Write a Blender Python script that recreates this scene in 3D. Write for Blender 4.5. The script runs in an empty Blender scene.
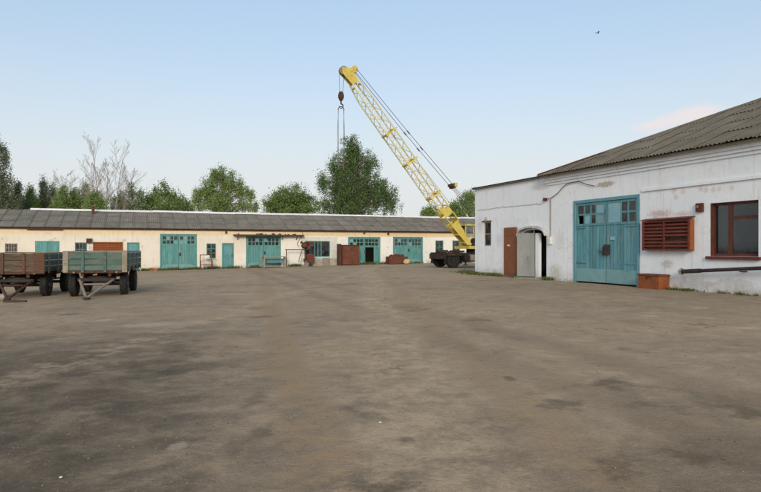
import bpy, bmesh, math, random
import numpy as np
from mathutils import Vector, Matrix

random.seed(7)
RNG = np.random.default_rng(7)
R = math.radians
scene = bpy.context.scene
COL = scene.collection

# ------------------------------------------------------------------ camera
EYE = 1.5            # eye height above the datum (metres)
F = 610.0            # focal length in photograph pixels
HZ = 248.0           # horizon row
CX = 380.5
cam_d = bpy.data.cameras.new('camera')
cam = bpy.data.objects.new('camera', cam_d)
COL.objects.link(cam)
cam.location = (0, 0, EYE)
cam.rotation_euler = (R(90), 0, 0)
cam_d.sensor_width = 36
cam_d.lens = 36 * F / 761.0
cam_d.shift_y = (HZ - 246.0) / 761.0
cam_d.clip_start = 0.1
cam_d.clip_end = 3000
scene.camera = cam

# ------------------------------------------------------------------ world, sun, exposure
SUN_EL, SUN_ROT = 20.0, 181.0
SUN_STRENGTH, SUN_ANGLE = 1.1, 14.0
SKY_STRENGTH = 0.15
world = bpy.data.worlds.new('World')
scene.world = world
world.use_nodes = True
wn, wl = world.node_tree.nodes, world.node_tree.links
wn.clear()
w_out = wn.new('ShaderNodeOutputWorld')
w_bg = wn.new('ShaderNodeBackground')
w_sky = wn.new('ShaderNodeTexSky')
w_sky.sky_type = 'NISHITA'
w_sky.sun_disc = False
w_sky.sun_elevation = R(SUN_EL)
w_sky.sun_rotation = R(SUN_ROT)
w_sky.altitude = 100
w_sky.air_density = 1.0
w_sky.dust_density = 5.0
w_sky.ozone_density = 1.6
w_bg.inputs[1].default_value = SKY_STRENGTH
# thin summer cloud, drifting patches all round the horizon
w_co = wn.new('ShaderNodeTexCoord')
w_map = wn.new('ShaderNodeMapping')
w_map.inputs['Scale'].default_value = (1.0, 1.0, 3.2)
w_map.inputs['Location'].default_value = (0.0, 0.0, 0.0)
w_noi = wn.new('ShaderNodeTexNoise')
w_noi.inputs['Scale'].default_value = 9.0
w_noi.inputs['Detail'].default_value = 6
w_noi.inputs['Roughness'].default_value = 0.55
wl.new(w_co.outputs['Generated'], w_map.inputs['Vector'])
wl.new(w_map.outputs[0], w_noi.inputs['Vector'])
def wmath(op, a, b=None, c=None):
    n = wn.new('ShaderNodeMath'); n.operation = op
    for i, v in enumerate((a, b, c)):
        if v is None: continue
        if isinstance(v, (int, float)): n.inputs[i].default_value = v
        else: wl.new(v, n.inputs[i])
    return n.outputs[0]
def cloud_mask(u, v, wide, high):
    """a small cloud in a given direction of the sky"""
    d = Vector(((u - CX) / F, 1.0, (HZ - v) / F)).normalized()
    az = math.atan2(d.x, d.y); el = math.asin(d.z)
    sep = wn.new('ShaderNodeSeparateXYZ'); wl.new(w_co.outputs['Generated'], sep.inputs[0])
    a = wmath('ARCTAN2', sep.outputs[0], sep.outputs[1])
    e = wmath('ARCSINE', sep.outputs[2])
    da = wmath('DIVIDE', wmath('SUBTRACT', a, az), wide)
    de = wmath('DIVIDE', wmath('SUBTRACT', e, wmath('MULTIPLY_ADD', wmath('SUBTRACT', a, az), 0.16, el)), high)
    r = wmath('SQRT', wmath('ADD', wmath('MULTIPLY', da, da), wmath('MULTIPLY', de, de)))
    r = wmath('ADD', r, wmath('MULTIPLY', wmath('SUBTRACT', w_noi.outputs[0], 0.5), 2.4))
    mr = wn.new('ShaderNodeMapRange'); mr.interpolation_type = 'SMOOTHSTEP'
    wl.new(r, mr.inputs[0])
    mr.inputs[1].default_value = 1.15; mr.inputs[2].default_value = 0.25
    mr.inputs[3].default_value = 0.0; mr.inputs[4].default_value = 1.0
    return mr.outputs[0]
m1 = cloud_mask(692, 114, 0.075, 0.016)
m2 = cloud_mask(900, 96, 0.12, 0.022)
m3 = cloud_mask(-520, 120, 0.14, 0.020)
mm = wmath('MAXIMUM', wmath('MAXIMUM', m1, m2), m3)
w_mix = wn.new('ShaderNodeMix'); w_mix.data_type = 'RGBA'
wl.new(wmath('MULTIPLY', mm, 0.85), w_mix.inputs[0])
w_hsv = wn.new('ShaderNodeHueSaturation')
w_hsv.inputs['Saturation'].default_value = 1.35
w_hsv.inputs['Value'].default_value = 2.02
# summer haze evens the whole sky out: the same soft compression in every direction
w_gam = wn.new('ShaderNodeGamma'); w_gam.inputs[1].default_value = 0.48
wl.new(w_sky.outputs[0], w_gam.inputs[0])
wl.new(w_gam.outputs[0], w_hsv.inputs['Color'])
# pale haze low over the horizon, alike all the way round
w_sep = wn.new('ShaderNodeSeparateXYZ'); wl.new(w_co.outputs['Generated'], w_sep.inputs[0])
_hz = wmath('DIVIDE', w_sep.outputs[2], 0.20)
_hz = wmath('MULTIPLY', wmath('EXPONENT', wmath('MULTIPLY', wmath('MULTIPLY', _hz, _hz), -1.0)), 0.9)
w_hmix = wn.new('ShaderNodeMix'); w_hmix.data_type = 'RGBA'
wl.new(_hz, w_hmix.inputs[0]); wl.new(w_hsv.outputs[0], w_hmix.inputs[6]); w_hmix.inputs[7].default_value = (3.55, 3.60, 3.66, 1)
wl.new(w_hmix.outputs[2], w_mix.inputs[6])
w_mix.inputs[7].default_value = (3.85, 3.45, 3.42, 1)
wl.new(w_mix.outputs[2], w_bg.inputs[0])
wl.new(w_bg.outputs[0], w_out.inputs[0])

sun_d = bpy.data.lights.new('sun', 'SUN')
sun_d.energy = SUN_STRENGTH
sun_d.angle = R(SUN_ANGLE)
sun_d.color = (1.0, 0.90, 0.76)
sun = bpy.data.objects.new('sun', sun_d)
COL.objects.link(sun)
_sd = Vector((math.sin(R(SUN_ROT)) * math.cos(R(SUN_EL)), math.cos(R(SUN_ROT)) * math.cos(R(SUN_EL)), math.sin(R(SUN_EL))))
sun.rotation_euler = _sd.to_track_quat('Z', 'Y').to_euler()
sun.location = (0, -20, 40)

vs = scene.view_settings
vs.view_transform = 'Standard'
vs.look = 'None'
vs.exposure = 0.6
vs.gamma = 1.0
vs.use_curve_mapping = False
scene.render.engine = 'CYCLES'
scene.cycles.max_bounces = 6
scene.cycles.diffuse_bounces = 3
scene.cycles.transparent_max_bounces = 8

# ------------------------------------------------------------------ materials
def srgb(r, g, b):
    f = lambda c: (c / 255 / 12.92) if c / 255 <= 0.04045 else ((c / 255 + 0.055) / 1.055) ** 2.4
    return (f(r), f(g), f(b), 1)

class NT:
    """little wrapper that keeps node building short"""
    def __init__(self, name):
        self.m = bpy.data.materials.new(name); self.m.use_nodes = True
        self.t = self.m.node_tree; self.t.nodes.clear()
        self.out = self.t.nodes.new('ShaderNodeOutputMaterial')
        self.p = self.t.nodes.new('ShaderNodeBsdfPrincipled')
        self.t.links.new(self.p.outputs[0], self.out.inputs[0])
        self.co = self.t.nodes.new('ShaderNodeTexCoord')
        self.info = None
    def n(self, k): return self.t.nodes.new(k)
    def l(self, a, b): self.t.links.new(a, b)
    def rand(self):
        if self.info is None: self.info = self.n('ShaderNodeObjectInfo')
        return self.info.outputs['Random']
    def vec(self, scale=(1, 1, 1), rnd=False, kind='Object'):
        mp = self.n('ShaderNodeMapping'); mp.inputs['Scale'].default_value = scale
        self.l(self.co.outputs[kind], mp.inputs['Vector'])
        if rnd:
            k = self.math('MULTIPLY', self.rand(), 53.0)
            cb = self.n('ShaderNodeCombineXYZ')
            for i in range(3): self.l(k, cb.inputs[i])
            self.l(cb.outputs[0], mp.inputs['Location'])
        return mp.outputs[0]
    def noise(self, scale, detail=5, rough=0.55, v=None, dist=0.0):
        n = self.n('ShaderNodeTexNoise')
        n.inputs['Scale'].default_value = scale; n.inputs['Detail'].default_value = detail
        n.inputs['Roughness'].default_value = rough; n.inputs['Distortion'].default_value = dist
        if v is not None: self.l(v, n.inputs['Vector'])
        return n.outputs[0]
    def math(self, op, a, b=None, c=None, clamp=False):
        n = self.n('ShaderNodeMath'); n.operation = op; n.use_clamp = clamp
        for i, v in enumerate((a, b, c)):
            if v is None: continue
            if isinstance(v, (int, float)): n.inputs[i].default_value = v
            else: self.l(v, n.inputs[i])
        return n.outputs[0]
    def step(self, x, a, b, lo=0.0, hi=1.0):
        n = self.n('ShaderNodeMapRange'); n.interpolation_type = 'SMOOTHSTEP'
        self.l(x, n.inputs[0])
        for i, v in enumerate((a, b, lo, hi)): n.inputs[i + 1].default_value = v
        return n.outputs[0]
    def mix(self, f, a, b, blend='MIX'):
        n = self.n('ShaderNodeMix'); n.data_type = 'RGBA'; n.blend_type = blend
        if isinstance(f, (int, float)): n.inputs[0].default_value = f
        else: self.l(f, n.inputs[0])
        for i, v in ((6, a), (7, b)):
            if isinstance(v, tuple): n.inputs[i].default_value = v if len(v) == 4 else (*v, 1)
            else: self.l(v, n.inputs[i])
        return n.outputs[2]
    def sep(self, kind='Object'):
        s = self.n('ShaderNodeSeparateXYZ'); self.l(self.co.outputs[kind], s.inputs[0]); return s.outputs
    def patch(self, x, z, cx, cz, rx, rz, nz, rag=1.2, soft=0.35):
        """ragged blotch around (cx, cz) in the given two coordinates"""
        dx = self.math('DIVIDE', self.math('SUBTRACT', x, cx), rx)
        dz = self.math('DIVIDE', self.math('SUBTRACT', z, cz), rz)
        r = self.math('SQRT', self.math('ADD', self.math('MULTIPLY', dx, dx), self.math('MULTIPLY', dz, dz)))
        r = self.math('ADD', r, self.math('MULTIPLY', self.math('SUBTRACT', nz, 0.5), rag * 2))
        return self.step(r, 1.0, 1.0 - soft)
    def bump(self, h, strength=0.3, dist=0.02):
        b = self.n('ShaderNodeBump'); b.inputs['Strength'].default_value = strength
        b.inputs['Distance'].default_value = dist
        self.l(h, b.inputs['Height']); self.l(b.outputs[0], self.p.inputs['Normal'])
    def done(self, col, rough=0.8, metal=0.0, spec=0.3):
        if isinstance(col, tuple): self.p.inputs['Base Color'].default_value = col if len(col) == 4 else (*col, 1)
        else: self.l(col, self.p.inputs['Base Color'])
        if isinstance(rough, (int, float)): self.p.inputs['Roughness'].default_value = rough
        else: self.l(rough, self.p.inputs['Roughness'])
        self.p.inputs['Metallic'].default_value = metal
        self.p.inputs['Specular IOR Level'].default_value = spec
        return self.m

def worn(name, c1, c2, wear=None, wear_amt=0.42, scale=2.0, stretch=(1, 1, 1), rough=0.75, spec=0.3,
         bump=0.25, fine=30, metal=0.0, vary=0.12, dirt=(0.07, 0.06, 0.05), dirt_amt=0.25):
    """paint / metal / wood with tone drift, worn patches of another colour and grime"""
    t = NT(name)
    v = t.vec(stretch, True)
    a = t.noise(scale, 5, 0.6, v)
    b = t.noise(scale * 3.1, 6, 0.65, v, 0.4)
    f = t.noise(fine, 4, 0.6, v)
    c = t.mix(t.step(a, 0.3, 0.7), c1, c2)
    if wear is not None:
        c = t.mix(t.step(b, 1 - wear_amt - 0.06, 1 - wear_amt + 0.06), c, wear)
    g = t.noise(scale * 1.7, 6, 0.7, t.vec(stretch, True), 0.8)
    c = t.mix(t.math('MULTIPLY', t.step(g, 0.5, 0.8), dirt_amt * 2, clamp=True), c, dirt)
    c = t.mix(1.0, c, t.mix(t.math('ADD', t.math('MULTIPLY', t.rand(), 0.65), t.math('MULTIPLY', f, 0.35)),
                            (1 - vary,) * 3, (1 + vary,) * 3), 'MULTIPLY')
    h = t.math('ADD', f, t.math('MULTIPLY', b, 1.5))
    t.bump(h, bump, 0.01)
    return t.done(c, rough, metal, spec)

M = {}
TEAL = (0.082, 0.245, 0.285)
TEAL2 = (0.115, 0.300, 0.345)
M['teal'] = worn('teal_paint', TEAL, TEAL2, (0.21, 0.30, 0.31), 0.42, 1.4, (4, 4, 0.45), 0.7, 0.25, vary=0.24, dirt_amt=0.4)
M['teal_sheet'] = worn('teal_sheet_metal', (0.150, 0.300, 0.315), (0.20, 0.35, 0.36), (0.24, 0.20, 0.16), 0.24, 1.5, (1, 1, 1), 0.6, 0.3)
M['teal_light'] = worn('pale_blue_board', (0.19, 0.38, 0.43), (0.23, 0.42, 0.47), (0.12, 0.28, 0.29), 0.3, 1.5, (1, 1, 1), 0.6, 0.3)
M['teal_far'] = worn('teal_gate_paint', (0.085, 0.258, 0.252), (0.120, 0.312, 0.302), (0.24, 0.34, 0.32), 0.40, 0.9, (3, 3, 0.5), 0.7, 0.2, vary=0.14, dirt_amt=0.3)
M['teal_deep'] = worn('teal_window_paint', (0.05, 0.20, 0.20), (0.08, 0.25, 0.24), None, 0.3, 2, (1, 1, 1), 0.6)
M['rust_red'] = worn('rust_red_paint', (0.135, 0.030, 0.021), (0.175, 0.042, 0.027), (0.085, 0.028, 0.020), 0.42, 2.5, (1, 1, 2.5), 0.7, 0.25)
M['rust_bright'] = worn('orange_rust_paint', (0.235, 0.072, 0.026), (0.275, 0.088, 0.032), (0.15, 0.052, 0.025), 0.42, 2.2, (1, 1, 1), 0.75, 0.2)
M['rust'] = worn('rusty_steel', (0.135, 0.050, 0.032), (0.18, 0.066, 0.040), (0.085, 0.042, 0.030), 0.44, 1.6, (1, 1, 1), 0.85, 0.2)
M['rust_dark'] = worn('dark_rusty_steel', (0.075, 0.04, 0.028), (0.12, 0.055, 0.035), (0.05, 0.035, 0.03), 0.45, 2.0, (1, 1, 1), 0.85, 0.2)
M['brown_door'] = worn('brown_door_paint', (0.205, 0.075, 0.034), (0.24, 0.09, 0.040), (0.15, 0.055, 0.028), 0.38, 1.8, (1, 1, 1), 0.7, 0.25)
M['brown_frame'] = worn('brown_frame_paint', (0.080, 0.026, 0.018), (0.115, 0.034, 0.021), (0.05, 0.02, 0.016), 0.4, 3, (1, 1, 1), 0.6, 0.3)
M['grey_door'] = worn('galvanised_door', (0.25, 0.255, 0.25), (0.31, 0.315, 0.30), (0.20, 0.195, 0.18), 0.38, 1.8, (1, 1, 0.5), 0.6, 0.35)
M['grey_frame'] = worn('weathered_grey_wood', (0.23, 0.20, 0.17), (0.30, 0.27, 0.23), None, 0.3, 3, (1, 1, 1), 0.85)
M['black_pipe'] = worn('black_pipe', (0.030, 0.024, 0.022), (0.050, 0.036, 0.030), None, 0.3, 5, (1, 1, 1), 0.65)
M['steel_dark'] = worn('dark_greasy_steel', (0.020, 0.017, 0.015), (0.042, 0.034, 0.028), (0.08, 0.05, 0.035), 0.34, 2.5, (1, 1, 1), 0.7, 0.3)
M['rubber'] = worn('dusty_rubber', (0.020, 0.019, 0.018), (0.032, 0.030, 0.027), (0.075, 0.066, 0.055), 0.36, 4, (1, 1, 1), 0.9, 0.2)
M['rim'] = worn('dusty_rim', (0.13, 0.10, 0.08), (0.20, 0.16, 0.12), (0.10, 0.05, 0.03), 0.4, 5, (1, 1, 1), 0.8)
M['yellow'] = worn('crane_yellow', (0.60, 0.47, 0.095), (0.66, 0.53, 0.14), (0.36, 0.25, 0.09), 0.36, 1.6, (1, 1, 1), 0.65, 0.3, dirt_amt=0.38)
M['yellow_pale'] = worn('faded_crane_yellow', (0.62, 0.56, 0.30), (0.70, 0.64, 0.40), (0.44, 0.38, 0.20), 0.34, 1.0, (1, 1, 1), 0.65, 0.3)
M['rope'] = worn('wire_rope', (0.10, 0.10, 0.11), (0.15, 0.15, 0.16), None, 0.3, 4, (1, 1, 1), 0.7)
M['white_metal'] = worn('white_flashing', (0.74, 0.75, 0.74), (0.82, 0.82, 0.80), (0.55, 0.54, 0.50), 0.3, 0.8, (1, 1, 1), 0.6)
M['white_paint'] = worn('white_wood_paint', (0.62, 0.63, 0.58), (0.72, 0.72, 0.66), (0.40, 0.36, 0.28), 0.36, 3, (1, 1, 1), 0.7)
M['concrete'] = worn('weathered_concrete', (0.30, 0.28, 0.24), (0.40, 0.37, 0.31), (0.22, 0.20, 0.17), 0.4, 3, (1, 1, 1), 0.95, bump=0.5)
M['brick'] = worn('red_brick', (0.33, 0.11, 0.06), (0.40, 0.15, 0.08), None, 0.3, 6, (1, 1, 1), 0.95)
M['wood_grey'] = worn('grey_board', (0.20, 0.17, 0.135), (0.28, 0.24, 0.19), (0.13, 0.11, 0.09), 0.4, 2, (0.5, 4, 4), 0.9, 0.15)
M['board_brown'] = worn('brown_board', (0.095, 0.064, 0.042), (0.135, 0.092, 0.060), (0.20, 0.16, 0.12), 0.40, 1.6, (0.6, 2, 3), 0.85, 0.15, dirt_amt=0.5)
M['board_rust'] = worn('rust_orange_board', (0.145, 0.068, 0.040), (0.115, 0.058, 0.037), (0.12, 0.088, 0.062), 0.46, 1.8, (1, 2, 2), 0.85, 0.15, dirt_amt=0.45)
M['board_teal'] = worn('faded_teal_board', (0.075, 0.135, 0.118), (0.105, 0.170, 0.148), (0.17, 0.16, 0.125), 0.44, 1.5, (0.7, 2, 2), 0.8, 0.2, dirt_amt=0.45)
M['post_pale'] = worn('pale_worn_post', (0.26, 0.225, 0.17), (0.33, 0.29, 0.225), (0.16, 0.125, 0.09), 0.40, 3, (1, 1, 1), 0.8)
M['sack'] = worn('white_sack', (0.60, 0.58, 0.53), (0.72, 0.70, 0.65), None, 0.3, 3, (1, 1, 1), 0.9)
M['sack_yellow'] = worn('straw_sack', (0.50, 0.36, 0.16), (0.58, 0.44, 0.22), None, 0.3, 3, (1, 1, 1), 0.9)
M['hood'] = worn('stained_cement_hood', (0.46, 0.46, 0.45), (0.58, 0.58, 0.56), (0.34, 0.33, 0.30), 0.42, 3, (1, 1, 1), 0.95, bump=0.5)
M['wall_inner'] = worn('dim_inner_plaster', (0.42, 0.40, 0.36), (0.48, 0.46, 0.42), None, 0.3, 1, (1, 1, 1), 0.95)
M['curtain'] = worn('pale_curtain', (0.40, 0.41, 0.40), (0.48, 0.49, 0.47), None, 0.3, 2, (1, 1, 1), 0.95)
M['feather'] = worn('dark_feather', (0.02, 0.02, 0.022), (0.03, 0.03, 0.032), None, 0.3, 5, (1, 1, 1), 0.8)
M['bark_birch'] = worn('birch_bark', (0.48, 0.45, 0.40), (0.56, 0.53, 0.48), (0.07, 0.06, 0.055), 0.38, 3, (1, 1, 3), 0.9)
M['bark'] = worn('grey_bark', (0.14, 0.115, 0.095), (0.19, 0.16, 0.13), None, 0.3, 3, (1, 1, 1), 0.95)
M['bark_bare'] = worn('bare_twig_bark', (0.30, 0.265, 0.25), (0.36, 0.325, 0.31), None, 0.3, 3, (1, 1, 1), 0.95)

def glass_mat(name, tint, dust):
    t = NT(name)
    t.t.nodes.remove(t.p)
    tr = t.n('ShaderNodeBsdfTransparent'); tr.inputs[0].default_value = (*tint, 1)
    gl = t.n('ShaderNodeBsdfGlossy'); gl.inputs['Roughness'].default_value = 0.06
    gl.inputs['Color'].default_value = (0.9, 0.9, 0.9, 1)
    df = t.n('ShaderNodeBsdfDiffuse'); df.inputs[0].default_value = (0.30, 0.28, 0.25, 1)
    fr = t.n('ShaderNodeFresnel'); fr.inputs[0].default_value = 1.5
    nz = t.noise(3.0, 4, 0.6, t.vec((1, 1, 1), True))
    bp = t.n('ShaderNodeBump'); bp.inputs['Strength'].default_value = 0.06; bp.inputs['Distance'].default_value = 0.05
    t.l(t.noise(1.6, 2, 0.5, t.vec((1, 1, 1), True)), bp.inputs['Height']); t.l(bp.outputs[0], gl.inputs['Normal'])
    m1 = t.n('ShaderNodeMixShader'); t.l(t.math('MULTIPLY', t.step(nz, 0.3, 0.8), dust), m1.inputs[0])
    t.l(tr.outputs[0], m1.inputs[1]); t.l(df.outputs[0], m1.inputs[2])
    m2 = t.n('ShaderNodeMixShader'); t.l(fr.outputs[0], m2.inputs[0])
    t.l(m1.outputs[0], m2.inputs[1]); t.l(gl.outputs[0], m2.inputs[2])
    t.l(m2.outputs[0], t.out.inputs[0])
    return t.m
M['glass'] = glass_mat('dusty_window_glass', (0.55, 0.60, 0.60), 0.22)
M['glass_dark'] = glass_mat('dark_window_glass', (0.48, 0.54, 0.55), 0.08)
M['glass_cab'] = glass_mat('cab_glass', (0.75, 0.82, 0.84), 0.45)

def leaf_mat(name, c1, c2, c3):
    t = NT(name)
    at = t.n('ShaderNodeAttribute'); at.attribute_name = 'tint'
    s = t.n('ShaderNodeSeparateColor'); t.l(at.outputs['Color'], s.inputs[0])
    c = t.mix(s.outputs[0], c1, c2)
    c = t.mix(t.step(s.outputs[1], 0.72, 1.0), c, c3)
    m = t.done(c, 0.6, 0, 0.25)
    tl = t.n('ShaderNodeBsdfTranslucent'); t.l(c, tl.inputs[0])
    mx = t.n('ShaderNodeMixShader'); mx.inputs[0].default_value = 0.3
    t.l(t.p.outputs[0], mx.inputs[1]); t.l(tl.outputs[0], mx.inputs[2]); t.l(mx.outputs[0], t.out.inputs[0])
    return m
M['leaf_birch'] = leaf_mat('birch_leaves', (0.066, 0.130, 0.034), (0.145, 0.235, 0.070), (0.22, 0.28, 0.12))
M['leaf_green'] = leaf_mat('green_leaves', (0.150, 0.235, 0.065), (0.26, 0.355, 0.105), (0.35, 0.42, 0.18))
M['leaf_dark'] = leaf_mat('dark_leaves', (0.110, 0.185, 0.050), (0.205, 0.300, 0.085), (0.28, 0.34, 0.14))
M['leaf_grey'] = leaf_mat('grey_green_leaves', (0.095, 0.130, 0.065), (0.165, 0.205, 0.105), (0.25, 0.28, 0.17))
M['grass'] = leaf_mat('grass_blades', (0.075, 0.12, 0.030), (0.13, 0.18, 0.05), (0.24, 0.22, 0.10))

def roof_mat(name, c1, c2, moss):
    t = NT(name)
    v = t.vec((1, 1, 1), True)
    a = t.noise(1.1, 5, 0.6, v)
    st = t.noise(3.0, 5, 0.65, t.vec((4.0, 0.5, 0.5), True))
    f = t.noise(26, 4, 0.6, v)
    c = t.mix(t.step(a, 0.3, 0.7), c1, c2)
    c = t.mix(t.math('MULTIPLY', t.step(st, 0.45, 0.75), 0.55), c, moss)
    c = t.mix(1.0, c, t.mix(t.math('ADD', t.math('MULTIPLY', t.rand(), 0.7), t.math('MULTIPLY', f, 0.3)), (0.88,) * 3, (1.12,) * 3), 'MULTIPLY')
    t.bump(f, 0.25, 0.01)
    return t.done(c, 0.95, 0, 0.15)
M['slate_far'] = roof_mat('grey_asbestos_sheet', (0.185, 0.168, 0.136), (0.245, 0.225, 0.185), (0.115, 0.105, 0.080))
M['slate_near'] = roof_mat('mossy_asbestos_sheet', (0.130, 0.116, 0.092), (0.172, 0.155, 0.125), (0.088, 0.082, 0.056))

# ------------------------------------------------------------------ mesh helpers
class MB:
    def __init__(self): self.v = []; self.f = []
    def add(self, vs_, fs_):
        o = len(self.v); self.v += [tuple(p) for p in vs_]; self.f += [tuple(i + o for i in f) for f in fs_]; return self
    def box(self, a, b):
        x0, y0, z0 = a; x1, y1, z1 = b
        return self.add([(x0, y0, z0), (x1, y0, z0), (x1, y1, z0), (x0, y1, z0), (x0, y0, z1), (x1, y0, z1), (x1, y1, z1), (x0, y1, z1)],
                        [(0, 3, 2, 1), (4, 5, 6, 7), (0, 1, 5, 4), (1, 2, 6, 5), (2, 3, 7, 6), (3, 0, 4, 7)])
    def cbox(self, a, b, c=0.02):
        """box with chamfered vertical and top edges"""
        x0, y0, z0 = a; x1, y1, z1 = b
        def ring(z, i): return [(x0 + c + i, y0 + i, z), (x1 - c - i, y0 + i, z), (x1 - i, y0 + c + i, z), (x1 - i, y1 - c - i, z),
                                (x1 - c - i, y1 - i, z), (x0 + c + i, y1 - i, z), (x0 + i, y1 - c - i, z), (x0 + i, y0 + c + i, z)]
        vs_ = ring(z0, 0) + ring(z1 - c, 0) + ring(z1, c)
        fs_ = [tuple(range(7, -1, -1)), tuple(range(16, 24))]
        for k in (0, 8):
            for i in range(8): j = (i + 1) % 8; fs_.append((k + i, k + j, k + 8 + j, k + 8 + i))
        return self.add(vs_, fs_)
    def beam(self, p, q, w, h=None, up=(0, 0, 1)):
        h = h or w; p = Vector(p); q = Vector(q); d = (q - p).normalized(); u = Vector(up)
        if abs(d.dot(u)) > 0.98: u = Vector((1, 0, 0))
        s = d.cross(u).normalized(); t = s.cross(d).normalized()
        vs_ = []
        for c in (p, q):
            for a, b in ((-1, -1), (1, -1), (1, 1), (-1, 1)): vs_.append(c + s * a * w / 2 + t * b * h / 2)
        return self.add(vs_, [(0, 1, 2, 3), (7, 6, 5, 4), (0, 4, 5, 1), (1, 5, 6, 2), (2, 6, 7, 3), (3, 7, 4, 0)])
    def tube(self, pts, rad, n=6, cap=True):
        pts = [Vector(p) for p in pts]; m = len(pts)
        if not isinstance(rad, (list, tuple)): rad = [rad] * m
        vs_ = []; ref = None
        for i, p in enumerate(pts):
            d = (pts[min(i + 1, m - 1)] - pts[max(i - 1, 0)])
            d = d.normalized() if d.length > 1e-9 else Vector((0, 0, 1))
            if ref is None: ref = Vector((0, 0, 1)) if abs(d.z) < 0.9 else Vector((1, 0, 0))
            s = d.cross(ref)
            if s.length < 1e-4: s = d.cross(Vector((0.3, 1, 0.2)))
            s.normalize(); t = s.cross(d).normalized(); ref = t
            for k in range(n):
                a = 2 * math.pi * k / n; vs_.append(p + (s * math.cos(a) + t * math.sin(a)) * rad[i])
        fs_ = []
        for i in range(m - 1):
            for k in range(n): j = (k + 1) % n; fs_.append((i * n + k, (i + 1) * n + k, (i + 1) * n + j, i * n + j))
        if cap: fs_ += [tuple(range(n)), tuple(range(m * n - 1, (m - 1) * n - 1, -1))]
        return self.add(vs_, fs_)
    def lathe(self, prof, axis='y', c=(0, 0, 0), n=24):
        """prof: (radius, offset along axis)"""
        vs_ = []
        for r, o in prof:
            for k in range(n):
                a = 2 * math.pi * k / n; p, q = r * math.cos(a), r * math.sin(a)
                w = {'y': (p, o, q), 'x': (o, p, q), 'z': (p, q, o)}[axis]
                vs_.append((c[0] + w[0], c[1] + w[1], c[2] + w[2]))
        fs_ = []
        for i in range(len(prof) - 1):
            for k in range(n): j = (k + 1) % n; fs_.append((i * n + k, i * n + j, (i + 1) * n + j, (i + 1) * n + k))
        fs_ += [tuple(range(n - 1, -1, -1)), tuple(range((len(prof) - 1) * n, len(prof) * n))]
        return self.add(vs_, fs_)
    def lump(self, c, r, sc=(1, 1, 1), seed=0, rag=0.25, n=10, m=7):
        rr = random.Random(seed); ph = [rr.uniform(0, 6.28) for _ in range(6)]
        vs_ = []
        for i in range(m + 1):
            th = math.pi * i / m
            for k in range(n):
                a = 2 * math.pi * k / n
                q = r * (1 + rag * (0.5 * math.sin(2 * a + ph[0] + th) + 0.3 * math.sin(3 * a + ph[1]) * math.sin(2 * th + ph[2]) + 0.25 * math.sin(4 * th + ph[3])))
                vs_.append((c[0] + sc[0] * q * math.sin(th) * math.cos(a), c[1] + sc[1] * q * math.sin(th) * math.sin(a), c[2] + sc[2] * q * math.cos(th)))
        fs_ = [(i * n + k, (i + 1) * n + k, (i + 1) * n + (k + 1) % n, i * n + (k + 1) % n) for i in range(m) for k in range(n)]
        return self.add(vs_, fs_)
    def mesh(self, name, mat, smooth=False):
        me = bpy.data.meshes.new(name); me.from_pydata(self.v, [], self.f)
        bm = bmesh.new(); bm.from_mesh(me)
        bmesh.ops.remove_doubles(bm, verts=bm.verts, dist=1e-5)
        bmesh.ops.recalc_face_normals(bm, faces=bm.faces); bm.to_mesh(me); bm.free()
        me.materials.append(M[mat] if isinstance(mat, str) else mat)
        if smooth: me.polygons.foreach_set('use_smooth', [True] * len(me.polygons))
        me.update(); return me
    def build(self, name, mat, parent=None, loc=(0, 0, 0), rot=(0, 0, 0), smooth=False):
        return link(name, self.mesh(name, mat, smooth), parent, loc, rot)

def link(name, me, parent=None, loc=(0, 0, 0), rot=(0, 0, 0), scale=None):
    o = bpy.data.objects.new(name, me); COL.objects.link(o)
    if parent is not None: o.parent = parent
    o.location = loc; o.rotation_euler = rot
    if scale: o.scale = scale
    return o

_bc = {}
def boxpart(name, a, b, mat, parent, rot=(0, 0, 0)):
    """a box between two corners as its own object; alike boxes share a mesh"""
    d = tuple(round(abs(b[i] - a[i]), 3) for i in range(3))
    k = (d, mat)
    if k not in _bc:
        _bc[k] = MB().box((-d[0] / 2, -d[1] / 2, -d[2] / 2), (d[0] / 2, d[1] / 2, d[2] / 2)).mesh(name, mat)
    return link(name, _bc[k], parent, tuple((a[i] + b[i]) / 2 for i in range(3)), rot)

def thing(name, label, cat, loc=(0, 0, 0), rotz=0.0, group=None):
    o = bpy.data.objects.new(name, None); COL.objects.link(o)
    o.empty_display_size = 0.3
    o.location = loc; o.rotation_euler = (0, 0, rotz)
    o['label'] = label; o['category'] = cat
    if group: o['group'] = group
    return o
def tag(o, label, cat, group=None):
    o['label'] = label; o['category'] = cat
    if group: o['group'] = group
    return o

# ------------------------------------------------------------------ ground
def zg(x, y=0.0):
    """the yard falls gently to the left"""
    t = (2.0 - x) / 3.0
    sp = 3.0 * (t if t > 30 else math.log1p(math.exp(t)))
    return -0.02 * min(sp, 60)
def gp(u, v):
    """point of the yard seen at photograph pixel (u, v)"""
    Y = 1.55 * F / (v - HZ)
    for _ in range(6): Y = (EYE - zg((u - CX) / F * Y)) * F / (v - HZ)
    x = (u - CX) / F * Y
    return Vector((x, Y, zg(x)))

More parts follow.
